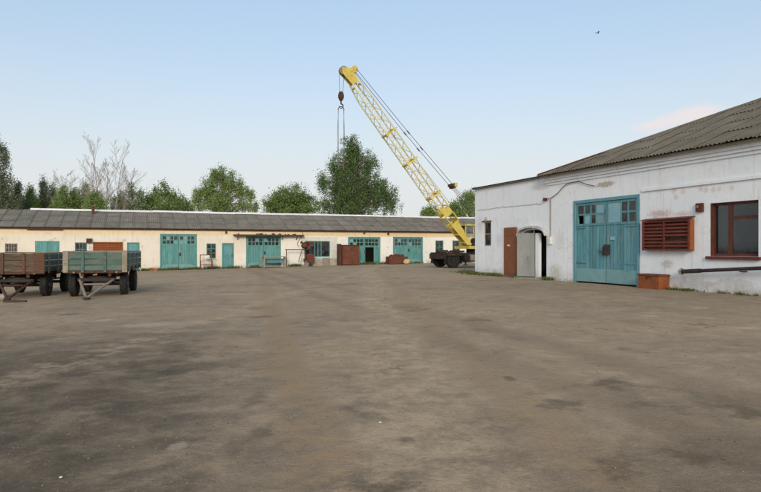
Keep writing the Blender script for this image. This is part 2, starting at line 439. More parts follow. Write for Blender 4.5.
def ground_material():
    t = NT('dusty_worn_asphalt')
    x, y, z = t.sep()
    v = t.vec()
    big = t.noise(0.085, 4, 0.6, v, 0.3)
    mid = t.noise(0.50, 8, 0.70, v, 0.4)
    rag = t.noise(1.45, 9, 0.74, v, 0.25)
    pn = t.noise(4.2, 7, 0.72, v)
    fine = t.noise(27, 5, 0.75, v)
    grit = t.noise(85, 2, 0.6, v)
    grey = (0.290, 0.224, 0.152); brown = (0.390, 0.288, 0.180); dust = (0.500, 0.375, 0.240)
    dark = (0.165, 0.130, 0.090); rustb = (0.330, 0.222, 0.122)
    c = t.mix(t.step(big, 0.36, 0.62), grey, brown)
    c = t.mix(t.math('MULTIPLY', t.step(rag, 0.45, 0.64), 0.42), c, dust)         # dust film
    c = t.mix(t.math('MULTIPLY', t.step(mid, 0.50, 0.66), 0.40), c, dark)         # bare asphalt
    c = t.mix(t.math('MULTIPLY', t.math('MULTIPLY', t.step(rag, 0.44, 0.36), t.step(mid, 0.40, 0.56)), 0.38), c, (0.125, 0.100, 0.070))
    # near left: bare dark asphalt, with lens darkening painted in; the rest carries driven-in dust
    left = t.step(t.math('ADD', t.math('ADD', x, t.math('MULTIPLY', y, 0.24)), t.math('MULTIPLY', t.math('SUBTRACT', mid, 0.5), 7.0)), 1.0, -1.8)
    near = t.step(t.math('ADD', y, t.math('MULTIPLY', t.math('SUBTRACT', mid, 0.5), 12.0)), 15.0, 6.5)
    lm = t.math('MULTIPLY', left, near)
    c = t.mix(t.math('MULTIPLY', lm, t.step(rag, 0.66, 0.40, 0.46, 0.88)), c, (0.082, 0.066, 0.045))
    right = t.step(t.math('ADD', t.math('SUBTRACT', t.math('MULTIPLY', x, 0.55), y), t.math('MULTIPLY', t.math('SUBTRACT', mid, 0.5), 6.0)), -5.2, -2.2)
    c = t.mix(t.math('MULTIPLY', right, 0.52), c, (0.150, 0.112, 0.070))  # near right foreground darkened in the colour to imitate lens vignetting
    # dusty wheel tracks running down the yard
    def track(x0, k, y0, w, col, amt):
        nonlocal c
        cx = t.math('MULTIPLY_ADD', t.math('SUBTRACT', y, y0), k, x0)
        d = t.math('ABSOLUTE', t.math('ADD', t.math('SUBTRACT', x, cx), t.math('MULTIPLY', t.math('SUBTRACT', mid, 0.5), 0.9)))
        m = t.math('MULTIPLY', t.step(d, w, w * 0.25), t.step(t.math('ADD', pn, t.math('MULTIPLY', rag, 0.6)), 0.66, 0.92))
        c = t.mix(t.math('MULTIPLY', m, amt), c, col)
    track(-0.30, -0.21, 3.9, 0.42, rustb, 0.85)
    track(1.46, -0.045, 4.0, 0.40, rustb, 0.65)
    track(2.6, -0.30, 5.0, 0.45, (0.20, 0.150, 0.095), 0.55)
    track(4.1, -0.30, 5.0, 0.45, (0.20, 0.150, 0.095), 0.55)
    track(-4.5, 0.10, 8.0, 0.5, dust, 0.4)
    track(0.35, -0.03, 5.0, 0.9, dust, 0.5)
    def spots(lst, col, amt, rg, soft):
        nonlocal c
        acc = None
        for (u, vv, wu, hv) in lst:
            p = gp(u, vv); rx = wu / F * p.y; ry = p.y - gp(u, vv + hv).y
            mk = t.patch(x, y, p.x, p.y, rx, max(ry, 0.12), pn, rg, soft)
            acc = mk if acc is None else t.math('MAXIMUM', acc, mk)
        c = t.mix(t.math('MULTIPLY', acc, amt), c, col)
    # damp and oily blotches
    spots([(612, 383, 30, 8), (748, 412, 30, 11), (510, 379, 7, 4), (618, 468, 38, 16), (85, 438, 26, 9), (165, 442, 36, 13),
           (405, 441, 16, 8), (35, 470, 70, 22), (260, 430, 22, 12), (95, 395, 44, 9), (640, 405, 26, 6), (255, 400, 18, 10),
           (60, 361, 46, 4), (480, 320, 22, 4), (262, 317, 20, 2), (70, 314, 20, 2), (390, 487, 40, 9), (565, 405, 34, 9),
           (190, 398, 26, 5), (700, 455, 44, 12)], (0.135, 0.100, 0.062), 0.62, 1.5, 0.95)
    # chalky pale scuffs
    spots([(150, 325, 44, 3), (370, 299, 18, 1.5), (650, 316, 12, 1.2), (178, 446, 10, 3), (105, 320, 10, 2), (700, 308, 14, 1.2), (235, 294, 22, 1.2), (745, 328, 20, 1.5)], (0.52, 0.44, 0.34), 0.5, 1.7, 0.6)
    # cracks
    vo = t.n('ShaderNodeTexVoronoi'); vo.feature = 'DISTANCE_TO_EDGE'; vo.inputs['Scale'].default_value = 0.62
    dv = t.n('ShaderNodeVectorMath'); dv.operation = 'ADD'; t.l(v, dv.inputs[0])
    nn = t.n('ShaderNodeTexNoise'); nn.inputs['Scale'].default_value = 1.8; nn.inputs['Detail'].default_value = 5; t.l(v, nn.inputs['Vector'])
    t.l(nn.outputs['Color'], dv.inputs[1]); t.l(dv.outputs[0], vo.inputs['Vector'])
    k1 = t.math('MULTIPLY', t.step(vo.outputs['Distance'], 0.016, 0.003), t.step(big, 0.50, 0.56))
    c = t.mix(t.math('MULTIPLY', k1, 0.45), c, (0.075, 0.060, 0.042))
    # grain: pits and pale aggregate
    c = t.mix(t.math('MULTIPLY', t.step(fine, 0.56, 0.68), 0.42), c, (0.115, 0.092, 0.064))
    c = t.mix(t.math('MULTIPLY', t.step(fine, 0.42, 0.32), 0.40), c, (0.50, 0.41, 0.30))
    c = t.mix(1.0, c, t.mix(t.step(t.math('ADD', t.math('MULTIPLY', grit, 0.5), t.math('MULTIPLY', pn, 0.5)), 0.30, 0.70), (0.80,) * 3, (1.20,) * 3), 'MULTIPLY')
    h = t.math('ADD', t.math('MULTIPLY', fine, 0.9), t.math('MULTIPLY', pn, 2.4))
    t.bump(h, 0.7, 0.02)
    return t.done(c, t.math('ADD', 0.72, t.math('MULTIPLY', mid, 0.28)), 0, 0.12)
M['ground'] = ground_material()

def build_ground():
    xs = [-900, -400, -200, -120] + list(np.arange(-80, 40.1, 2.0)) + [60, 120, 300, 900]
    ys = [-200, -80, -30] + list(np.arange(-12, 90.1, 2.0)) + [110, 150, 250, 500, 1500]
    vs_ = []; fs_ = []
    for yy in ys:
        for xx in xs:
            ww = 0.012 * math.sin(xx * 0.9 + 0.5 * yy) * math.sin(yy * 0.7) if -12 < yy < 60 and abs(xx) < 40 else 0
            vs_.append((xx, yy, zg(xx) + ww))
    n = len(xs)
    for j in range(len(ys) - 1):
        for i in range(n - 1): fs_.append((j * n + i, j * n + i + 1, (j + 1) * n + i + 1, (j + 1) * n + i))
    mb = MB(); mb.v = vs_; mb.f = fs_
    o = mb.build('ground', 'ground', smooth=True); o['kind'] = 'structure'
build_ground()

# ------------------------------------------------------------------ building helpers (local x along the wall, -y outwards)
def wall_mesh(s0, s1, z0, z1, holes, th, y0=0.0):
    mb = MB()
    ss = sorted({s0, s1, *[h[0] for h in holes], *[h[1] for h in holes]})
    zz = sorted({z0, z1, *[h[2] for h in holes], *[h[3] for h in holes]})
    ss = [s for s in ss if s0 <= s <= s1]; zz = [z for z in zz if z0 <= z <= z1]
    ins = lambda s, z: any(h[0] < s < h[1] and h[2] < z < h[3] for h in holes)
    y1 = y0 + th
    for i in range(len(ss) - 1):
        for j in range(len(zz) - 1):
            a, b, c, d = ss[i], ss[i + 1], zz[j], zz[j + 1]
            if ins((a + b) / 2, (c + d) / 2): continue
            mb.add([(a, y0, c), (b, y0, c), (b, y0, d), (a, y0, d)], [(0, 1, 2, 3)])
            mb.add([(a, y1, c), (b, y1, c), (b, y1, d), (a, y1, d)], [(3, 2, 1, 0)])
    def q(p): mb.add(p, [(0, 1, 2, 3)])
    for a, b, c, d in holes:
        q([(a, y0, c), (a, y1, c), (a, y1, d), (a, y0, d)]); q([(b, y0, c), (b, y0, d), (b, y1, d), (b, y1, c)])
        q([(a, y0, d), (a, y1, d), (b, y1, d), (b, y0, d)]); q([(a, y0, c), (b, y0, c), (b, y1, c), (a, y1, c)])
    q([(s0, y0, z1), (s1, y0, z1), (s1, y1, z1), (s0, y1, z1)])
    q([(s0, y0, z0), (s0, y1, z0), (s0, y1, z1), (s0, y0, z1)]); q([(s1, y0, z0), (s1, y0, z1), (s1, y1, z1), (s1, y1, z0)])
    return mb

def window(par, s0, s1, z0, z1, y, cols, rows, mat, fw=0.06, bar=0.04, sill=None, cover=None, gap_panes=(), glass='glass'):
    """frame with bars; each pane its own object"""
    mb = MB()
    d = 0.06
    e = 0.003
    mb.box((s0 + e, y, z0 + e), (s0 + fw, y + d, z1 - e)).box((s1 - fw, y, z0 + e), (s1 - e, y + d, z1 - e))
    mb.box((s0 + fw, y, z0 + e), (s1 - fw, y + d, z0 + fw)).box((s0 + fw, y, z1 - fw), (s1 - fw, y + d, z1 - e))
    W, H = s1 - s0 - 2 * fw, z1 - z0 - 2 * fw
    cx = [s0 + fw + W * i / cols for i in range(cols + 1)] if isinstance(cols, int) else [s0 + fw + W * k for k in cols]
    rz = [z0 + fw + H * i / rows for i in range(rows + 1)] if isinstance(rows, int) else [z0 + fw + H * k for k in rows]
    for k in cx[1:-1]: mb.box((k - bar / 2, y + 0.006, z0 + fw), (k + bar / 2, y + d - 0.006, z1 - fw))
    for k in rz[1:-1]: mb.box((s0 + fw, y + 0.009, k - bar / 2), (s1 - fw, y + d - 0.009, k + bar / 2))
    w = mb.build('window', mat, par)
    i = 0
    for a in range(len(cx) - 1):
        for b in range(len(rz) - 1):
            if i not in gap_panes:
                boxpart('pane', (cx[a], y + 0.028, rz[b]), (cx[a + 1], y + 0.033, rz[b + 1]), glass, w)
            i += 1
    if sill: boxpart('sill', (s0 - 0.06, y - 0.16, z0 - 0.07), (s1 + 0.06, y + 0.05, z0 - 0.004), sill, w)
    return w

# corrugated sheet: x across, y up the slope
def sheet_mesh(name, mat, w=1.13, L=1.75, waves=7, amp=0.026, seg=4, clip=None):
    vs_ = []; fs_ = []
    n = waves * seg
    for j in range(2):
        for i in range(n + 1):
            xx = -w / 2 + w * i / n
            vs_.append((xx, -L / 2 + L * j, amp * math.cos(2 * math.pi * i / seg)))
    for i in range(n): fs_.append((i, i + 1, n + 2 + i, n + 1 + i))
    me = bpy.data.meshes.new(name); me.from_pydata(vs_, [], fs_)
    me.materials.append(M[mat]); me.polygons.foreach_set('use_smooth', [True] * len(me.polygons)); me.update()
    return me

# ------------------------------------------------------------------ far garage block
G_ANG = math.atan2(0.3668, 0.9303)
FAR_Y = 59.4
def fw_Y(u): return FAR_Y / (1 - 0.3943 * (u - CX) / F)
def fs(u): return (u - CX) / F * fw_Y(u) / 0.9303
def fz(u, v): return EYE - (v - HZ) * fw_Y(u) / F

def plaster_far():
    t = NT('cream_limewash')
    x, y, z = t.sep()
    v = t.vec()
    a = t.noise(0.35, 5, 0.6, v); b = t.noise(1.7, 6, 0.65, v, 0.5); f = t.noise(14, 5, 0.65, v)
    drip = t.noise(2.2, 5, 0.6, t.vec((2.2, 1, 0.28)), 0.3)
    low = t.mix(t.step(a, 0.35, 0.65), (0.69, 0.63, 0.52), (0.74, 0.70, 0.62))
    whiter = t.step(t.math('ADD', x, t.math('MULTIPLY', a, 6.0)), -14.0, -4.0)
    low = t.mix(t.math('MULTIPLY', whiter, 0.8), low, (0.82, 0.81, 0.76))
    band = t.step(t.math('ADD', z, t.math('MULTIPLY', t.math('SUBTRACT', b, 0.5), 0.25)), 2.52, 2.66)
    ochre = t.mix(t.step(x, -16.0, -6.0), (0.76, 0.65, 0.45), (0.74, 0.57, 0.32))
    c = t.mix(band, low, t.mix(t.step(b, 0.3, 0.7), ochre, (0.72, 0.58, 0.38)))
    c = t.mix(t.math('MULTIPLY', t.step(drip, 0.52, 0.75), 0.32), c, (0.42, 0.35, 0.26))
    c = t.mix(t.math('MULTIPLY', t.step(b, 0.61, 0.68), 0.75), c, (0.52, 0.46, 0.37))
    foot = t.math('MULTIPLY', t.step(t.math('SUBTRACT', z, t.math('MULTIPLY', x, 0.0155)), 0.42, -0.05), t.step(t.noise(1.1, 5, 0.65, v), 0.42, 0.66))
    c = t.mix(t.math('MULTIPLY', foot, 0.85), c, (0.34, 0.30, 0.24))
    t.bump(t.math('ADD', f, t.math('MULTIPLY', b, 2)), 0.35, 0.015)
    return t.done(c, 0.95, 0, 0.15)
M['plaster_far'] = plaster_far()

def far_gate(par, u0, u1, vt, vb, wicket=False, panes=4):
    s0, s1 = fs(u0), fs(u1); zt = fz((u0 + u1) / 2, vt); zb = fz((u0 + u1) / 2, vb) + 0.04
    y = 0.10
    fr = MB(); k = 0.12
    fr.box((s0 + .003, y - 0.05, zb - 0.3), (s0 + k, y + 0.12, zt - .003)).box((s1 - k, y - 0.05, zb - 0.3), (s1 - .003, y + 0.12, zt - .003)).box((s0 + k, y - 0.05, zt - k), (s1 - k, y + 0.12, zt - .003))
    fr.build('gate_frame', 'teal_far', par)
    mid = (s0 + s1) / 2
    for side in (0, 1):
        a, b = (s0 + k + 0.01, mid - 0.012) if side == 0 else (mid + 0.012, s1 - k - 0.01)
        wz0, wz1 = zt - 0.22 - 0.62, zt - 0.22      # glazed band
        lf = MB(); m = 0.09
        lf.box((a, y - 0.01, zb), (a + m, y + 0.04, zt - k - 0.01)).box((b - m, y - 0.01, zb), (b, y + 0.04, zt - k - 0.01))
        for z in (zt - k - 0.01 - 0.08, wz0 - 0.06): lf.box((a + m, y - 0.012, z), (b - m, y + 0.038, z + 0.07))
        zz0, zz1 = wz0 + 0.01, zt - k - 0.09
        for i in range(1, panes): xx = a + m + (b - a - 2 * m) * i / panes; lf.box((xx - 0.035, y - 0.006, zz0), (xx + 0.035, y + 0.03, zz1))
        lf.box((a + m, y - 0.004, (zz0 + zz1) / 2 - 0.03), (b - m, y + 0.028, (zz0 + zz1) / 2 + 0.03))
        leaf = lf.build('gate_leaf', 'teal_far', par)
        for i in range(panes):
            xa = a + m + (b - a - 2 * m) * i / panes; xb = a + m + (b - a - 2 * m) * (i + 1) / panes
            for za, zc in ((zz0, (zz0 + zz1) / 2), ((zz0 + zz1) / 2, zz1)):
                if random.random() < 0.12: boxpart('plywood_infill', (xa, y + 0.010, za), (xb, y + 0.018, zc), 'teal_sheet', leaf)
                else: boxpart('pane', (xa, y + 0.010, za), (xb, y + 0.014, zc), 'glass', leaf)
        kp = zb + 0.42
        n = 6
        for i in range(n):
            xa = a + m + (b - a - 2 * m) * i / n; xb = a + m + (b - a - 2 * m) * (i + 1) / n
            if wicket and side == 1 and i < 4: continue
            boxpart('plank', (xa + 0.004, y + 0.004 + 0.004 * (i % 2), zb + 0.02), (xb - 0.004, y + 0.03, wz0 - 0.06), 'teal_far', leaf)
        if wicket and side == 1:
            xw = a + m + (b - a - 2 * m) * 4 / n
            boxpart('header_rail', (a + m, y - 0.012, zb + 1.72), (xw, y + 0.03, zb + 1.80), 'teal_far', leaf)
            boxpart('plank', (a + m, y + 0.004, zb + 1.80), (xw, y + 0.03, wz0 - 0.06), 'teal_far', leaf)
            dr = MB().box((0, 0, 0), (0.9, 0.04, 1.68)).build('wicket_door', 'teal_far', leaf, (a + m + 0.02, y + 0.05, zb + 0.02), (0, 0, R(68)))
        else:
            boxpart('kick_plate', (a + m - 0.03, y - 0.02, zb + 0.03), (b - m + 0.03, y + 0.004, kp), 'teal_sheet', leaf)
        if side == 1:
            boxpart('lock', (a + 0.03, y - 0.06, zb + 1.15), (a + 0.17, y - 0.012, zb + 1.42), 'rust_dark', leaf)
        for z in (zb + 0.35, zt - 1.1):
            hx = a + 0.02 if side == 0 else b - 0.32
            boxpart('hinge', (hx, y - 0.03, z), (hx + 0.30, y - 0.011, z + 0.06), 'teal_deep', leaf)
    return (s0, s1, zb - 0.6, zt)

def far_door(par, u0, u1, vt, vb, panel=True):
    s0, s1 = fs(u0), fs(u1); zt = fz((u0 + u1) / 2, vt); zb = fz((u0 + u1) / 2, vb) + 0.06
    y = 0.06
    fr = MB().box((s0 + .003, y - 0.03, zb - 0.06), (s0 + 0.08, y + 0.1, zt - .003)).box((s1 - 0.08, y - 0.03, zb - 0.06), (s1 - .003, y + 0.1, zt - .003)).box((s0 + 0.08, y - 0.03, zt - 0.08), (s1 - 0.08, y + 0.1, zt - .003))
    d = fr.build('door', 'teal_far', par)
    boxpart('door_leaf', (s0 + 0.085, y + 0.01, zb), (s1 - 0.085, y + 0.06, zt - 0.085), 'teal_far', d)
    w = s1 - s0
    for za, zc in ((0.10, 0.45), (0.52, 0.92)):
        boxpart('door_panel', (s0 + 0.2, y - 0.006, zb + (zt - zb) * za), (s1 - 0.2, y + 0.010, zb + (zt - zb) * zc - 0.1), 'teal', d)
    boxpart('handle', (s1 - 0.19, y - 0.05, zb + 0.95), (s1 - 0.15, y + 0.012, zb + 1.12), 'rust_dark', d)
    return (s0, s1, zb - 0.6, zt)

def build_far():
    root = thing('garage_block', 'long low cream garage block with grey corrugated roof across the back of the yard', 'building', (0, FAR_Y, 0), G_ANG)
    S0, S1 = -43.0, 24.0
    ZE = 3.24
    holes = []
    for g in ((160, 197, 234, 269.5, False), (246, 281, 236, 267.5, False), (348, 380.5, 237, 265.5, True), (393, 423, 237, 263.5, False)):
        holes.append(far_gate(root, *g))
    for d in ((127, 139.5, 242.5, 271), (222, 234, 243, 268)): holes.append(far_door(root, *d))
    # boarded opening and louvre behind the trailers
    def rect(u0, u1, v0, v1): um = (u0 + u1) / 2; return (fs(u0), fs(u1), fz(um, v1), fz(um, v0))
    r = rect(35, 59.5, 241, 259); holes.append(r)
    sh = MB().box((r[0] + .003, 0.02, r[2] + .003), (r[1] - .003, 0.10, r[3] - .003)).build('boarded_window', 'teal_far', root)
    for i in range(2):
        m = (r[0] + r[1]) / 2; a, b = (r[0] + 0.06, m - 0.02) if i == 0 else (m + 0.02, r[1] - 0.06)
        boxpart('shutter', (a, -0.01, r[2] + 0.06), (b, 0.022, r[3] - 0.06), 'teal_far', sh)
    r = rect(93, 123, 242, 256); holes.append(r)
    gr = MB()
    gr.box((r[0] + .003, -0.04, r[2] + .003), (r[0] + 0.08, 0.12, r[3] - .003)).box((r[1] - 0.08, -0.04, r[2] + .003), (r[1] - .003, 0.12, r[3] - .003)).box((r[0] + .08, -0.04, r[3] - 0.08), (r[1] - .08, 0.12, r[3] - .003)).box((r[0] + .08, -0.04, r[2] + .003), (r[1] - .08, 0.12, r[2] + .08))
    m = (r[0] + r[1]) / 2; gr.box((m - 0.04, -0.03, r[2] + .08), (m + 0.04, 0.10, r[3] - .08))
    gr = gr.build('louvre_frame', 'rust_bright', root)
    n = 6
    for h in ((r[0] + 0.08, m - 0.04), (m + 0.04, r[1] - 0.08)):
        for i in range(n):
            z = r[2] + 0.1 + (r[3] - r[2] - 0.2) * (i + 0.5) / n
            boxpart('slat', (h[0], 0.0, z - 0.075), (h[1], 0.02, z + 0.075), 'rust_bright', gr, (R(-28), 0, 0))
    # windows
    for u0, u1, v0, v1, c, rr, mat, sill in ((5, 17.5, 243.5, 256, 4, 3, 'grey_frame', None), (75, 87, 242.5, 256, 3, 2, 'teal_deep', None),
                                       (206.5, 216, 243.5, 258.5, 2, 3, 'teal_deep', 'white_paint'), (435.5, 443.5, 240.5, 253.5, 2, 2, 'teal_deep', 'white_paint'),
                                       (452.5, 460, 240.5, 253.5, 2, 2, 'teal_deep', 'white_paint')):
        r = rect(u0, u1, v0, v1); holes.append(r)
        window(root, *r, 0.07, c, rr, mat, 0.07, 0.05, sill)
    r = rect(305, 330, 241, 257); holes.append(r)
    window(root, *r, 0.05, [0, .22, .38, .52, .66, 1], 1, 'teal_deep', 0.08, 0.09, 'white_paint')
    q = 0.38     # white painted surround
    su = MB()
    su.box((r[0] - q, -0.025, r[3]), (r[1] + q + .3, 0.0, r[3] + q)).box((r[1], -0.025, r[2] - q), (r[1] + q + .3, 0.0, r[3])).box((r[0] - q, -0.025, r[2] - q), (r[1], 0.0, r[2] - 0.08))
    su.build('window_surround', 'white_paint', root)
    wall_mesh(S0, S1, -1.6, ZE - 0.05, holes, 0.35).build('front_wall', 'plaster_far', root)
    wall_mesh(S0, S1, -1.6, ZE - 0.05, [], 0.35, 8.65).build('back_wall', 'plaster_far', root)
    for s in (S0, S1):
        a = s if s == S0 else s - 0.3
        g = MB(); g.add([(a, 0.352, -1.6), (a, 8.648, -1.6), (a, 8.648, ZE - 0.05), (a, 4.5, 4.62), (a, 0.352, ZE - 0.05),
                         (a + .3, 0.352, -1.6), (a + .3, 8.648, -1.6), (a + .3, 8.648, ZE - 0.05), (a + .3, 4.5, 4.62), (a + .3, 0.352, ZE - 0.05)],
                        [(0, 1, 2, 3, 4), (9, 8, 7, 6, 5), (0, 5, 6, 1), (1, 6, 7, 2), (2, 7, 8, 3), (3, 8, 9, 4), (4, 9, 5, 0)])
        g.build('gable_wall', 'plaster_far', root)
    # roof
    ye, zr, yr = -0.22, 4.80, 4.5
    sl = Vector((0, yr - ye, zr - (ZE - 0.06))); Ls = sl.length; pit = math.atan2(sl.z, sl.y)
    rd = MB()
    zo = 0.10
    rd.add([(S0 - .2, ye + .12, ZE - .06 - zo + .04), (S1 + .2, ye + .12, ZE - .06 - zo + .04), (S1 + .2, yr, zr - zo), (S0 - .2, yr, zr - zo), (S0 - .2, 9 - ye - .12, ZE - .06 - zo + .04), (S1 + .2, 9 - ye - .12, ZE - .06 - zo + .04)],
           [(0, 1, 2, 3), (3, 2, 5, 4)])
    roof = rd.build('roof', 'wood_grey', root)
    me = sheet_mesh('roofing_sheet', 'slate_far', 1.16, 1.82, 7, 0.028, 4)
    step = 1.10; rows = 3; rl = Ls / rows
    ncol = int((S1 - S0 + .4) / step) + 1
    for j in range(rows):
        for i in range(ncol):
            t = (j + 0.5) * rl / Ls
            jit = random.uniform(-0.035, 0.035)
            p = Vector((S0 - 0.2 + step * (i + 0.5), ye + sl.y * t, ZE - 0.06 + sl.z * t + 0.007 * ((i + j) % 2) + random.uniform(-0.003, 0.006)))
            p += sl.normalized() * jit
            link('roofing_sheet', me, roof, p, (pit - 0.015 + random.uniform(-.006, .006), 0, random.uniform(-.008, .008)))
    # back slope as one covering
    bk = MB(); n = ncol * 12
    for k in range(n): pass
    vs_ = []; fs_ = []
    for i in range(n + 1):
        xx = S0 - .2 + (S1 - S0 + .4) * i / n; dz = 0.028 * (1 if i % 2 else -1)
        vs_ += [(xx, yr, zr + dz), (xx, 9 - ye, ZE - .06 + dz)]
    for i in range(n): fs_.append((2 * i, 2 * i + 2, 2 * i + 3, 2 * i + 1))
    b = bk.add(vs_, fs_).build('back_slope_sheeting', 'slate_far', roof); b['kind'] = 'stuff'
    # white ridge flashing in lengths
    k = 0; s = fs(21)
    cap = MB().add([(-1.25, -.20, -.06), (1.25, -.20, -.06), (1.25, 0, .08), (-1.25, 0, .08), (-1.25, .20, -.06), (1.25, .20, -.06),
                    (-1.25, -.20, -.09), (1.25, -.20, -.09), (1.25, .20, -.09), (-1.25, .20, -.09)],
                   [(0, 1, 2, 3), (3, 2, 5, 4), (6, 7, 1, 0), (4, 5, 8, 9)]).mesh('ridge_cap', 'white_metal')
    while s < S1:
        link('ridge_cap', cap, roof, (s + 1.25, yr, zr + 0.06 + random.uniform(-.015, .02)), (0, random.uniform(-.004, .004), 0)); s += 2.46
    MB().box((S0 - .2, ye + .09, ZE - .22), (S1 + .2, ye + .12, ZE - .12)).build('fascia_board', 'rust_dark', root)
    MB().box((S0 - .2, ye + .121, ZE - .19), (S1 + .2, -0.003, ZE - .16)).build('soffit_board', 'wood_grey', root)
    vp = MB().tube([(fs(90), 3.6, 4.4), (fs(90), 3.6, 5.1)], 0.13, 10).tube([(fs(90), 3.6, 5.1), (fs(90), 3.6, 5.16)], [0.2, 0.17], 10)
    vp.build('vent_pipe', 'rust', roof)
    # rusty shelf over the second gate, hung on brackets, with debris on it
    s0, s1 = fs(233), fs(303); z = fz(268, 235)
    cn = MB().box((s0, -0.5, z - 0.06), (s1, -0.002, z)).box((s0, -0.52, z - 0.10), (s1, -0.5, z + 0.03)).build('gate_canopy', 'rust_dark', root)
    for i in range(5):
        xx = s0 + (s1 - s0) * (i + .3) / 4.8
        MB().beam((xx, -0.48, z - 0.07), (xx, 0.0, z - 0.45), 0.05).build('bracket', 'rust_dark', cn)
    db = MB()
    for i in range(20):
        u = random.choice([random.uniform(256, 281), random.uniform(256, 281), random.uniform(284, 296), 238])
        db.lump((fs(u), -0.25 + random.uniform(-.12, .12), z + 0.06), random.choice((.04, .05, .07, .10)) , (random.uniform(.8, 2.2), 1, random.uniform(.5, 1.1)), i, .5, 7, 5)
    db = db.build('fallen_debris', 'rust_dark', cn); db['kind'] = 'stuff'
    # wall lamps, small boxes
    for u, v in ((226, 232), (364, 232.5), (388, 233.5)):
        MB().box((fs(u) - .07, -0.16, fz(u, v) - .13), (fs(u) + .07, -0.002, fz(u, v) + .06)).build('wall_lamp', 'rust_dark', root)
    MB().box((fs(86.5), -0.22, fz(89, 243)), (fs(92), -0.002, fz(89, 238.5))).build('junction_box', 'rust_dark', root)
    MB().tube([(fs(27), -0.09, fz(27, 229.5)), (fs(63), -0.09, fz(63, 229.8))], 0.05, 6).build('gutter_pipe', 'rust_dark', root)
    cb = MB(); pts = []
    for i in range(9): u = 303 - i * 0.5; pts.append((fs(300) + 0.25 * math.sin(i * .7), -0.05, fz(300, 229 + i * 2.2)))
    cb.tube(pts, 0.02, 5).build('cable', 'black_pipe', root)
build_far()

# ------------------------------------------------------------------ right workshop
W_ANG = math.atan2(-0.9303, 0.3668)
def rY(u): return 19.23 / ((u - CX) / F + 0.3943)
WX0, WY0 = (475 - CX) / F * rY(475), rY(475)
def rs(u): return (WY0 - rY(u)) / 0.9303
def rz(u, v): return EYE - (v - HZ) * rY(u) / F

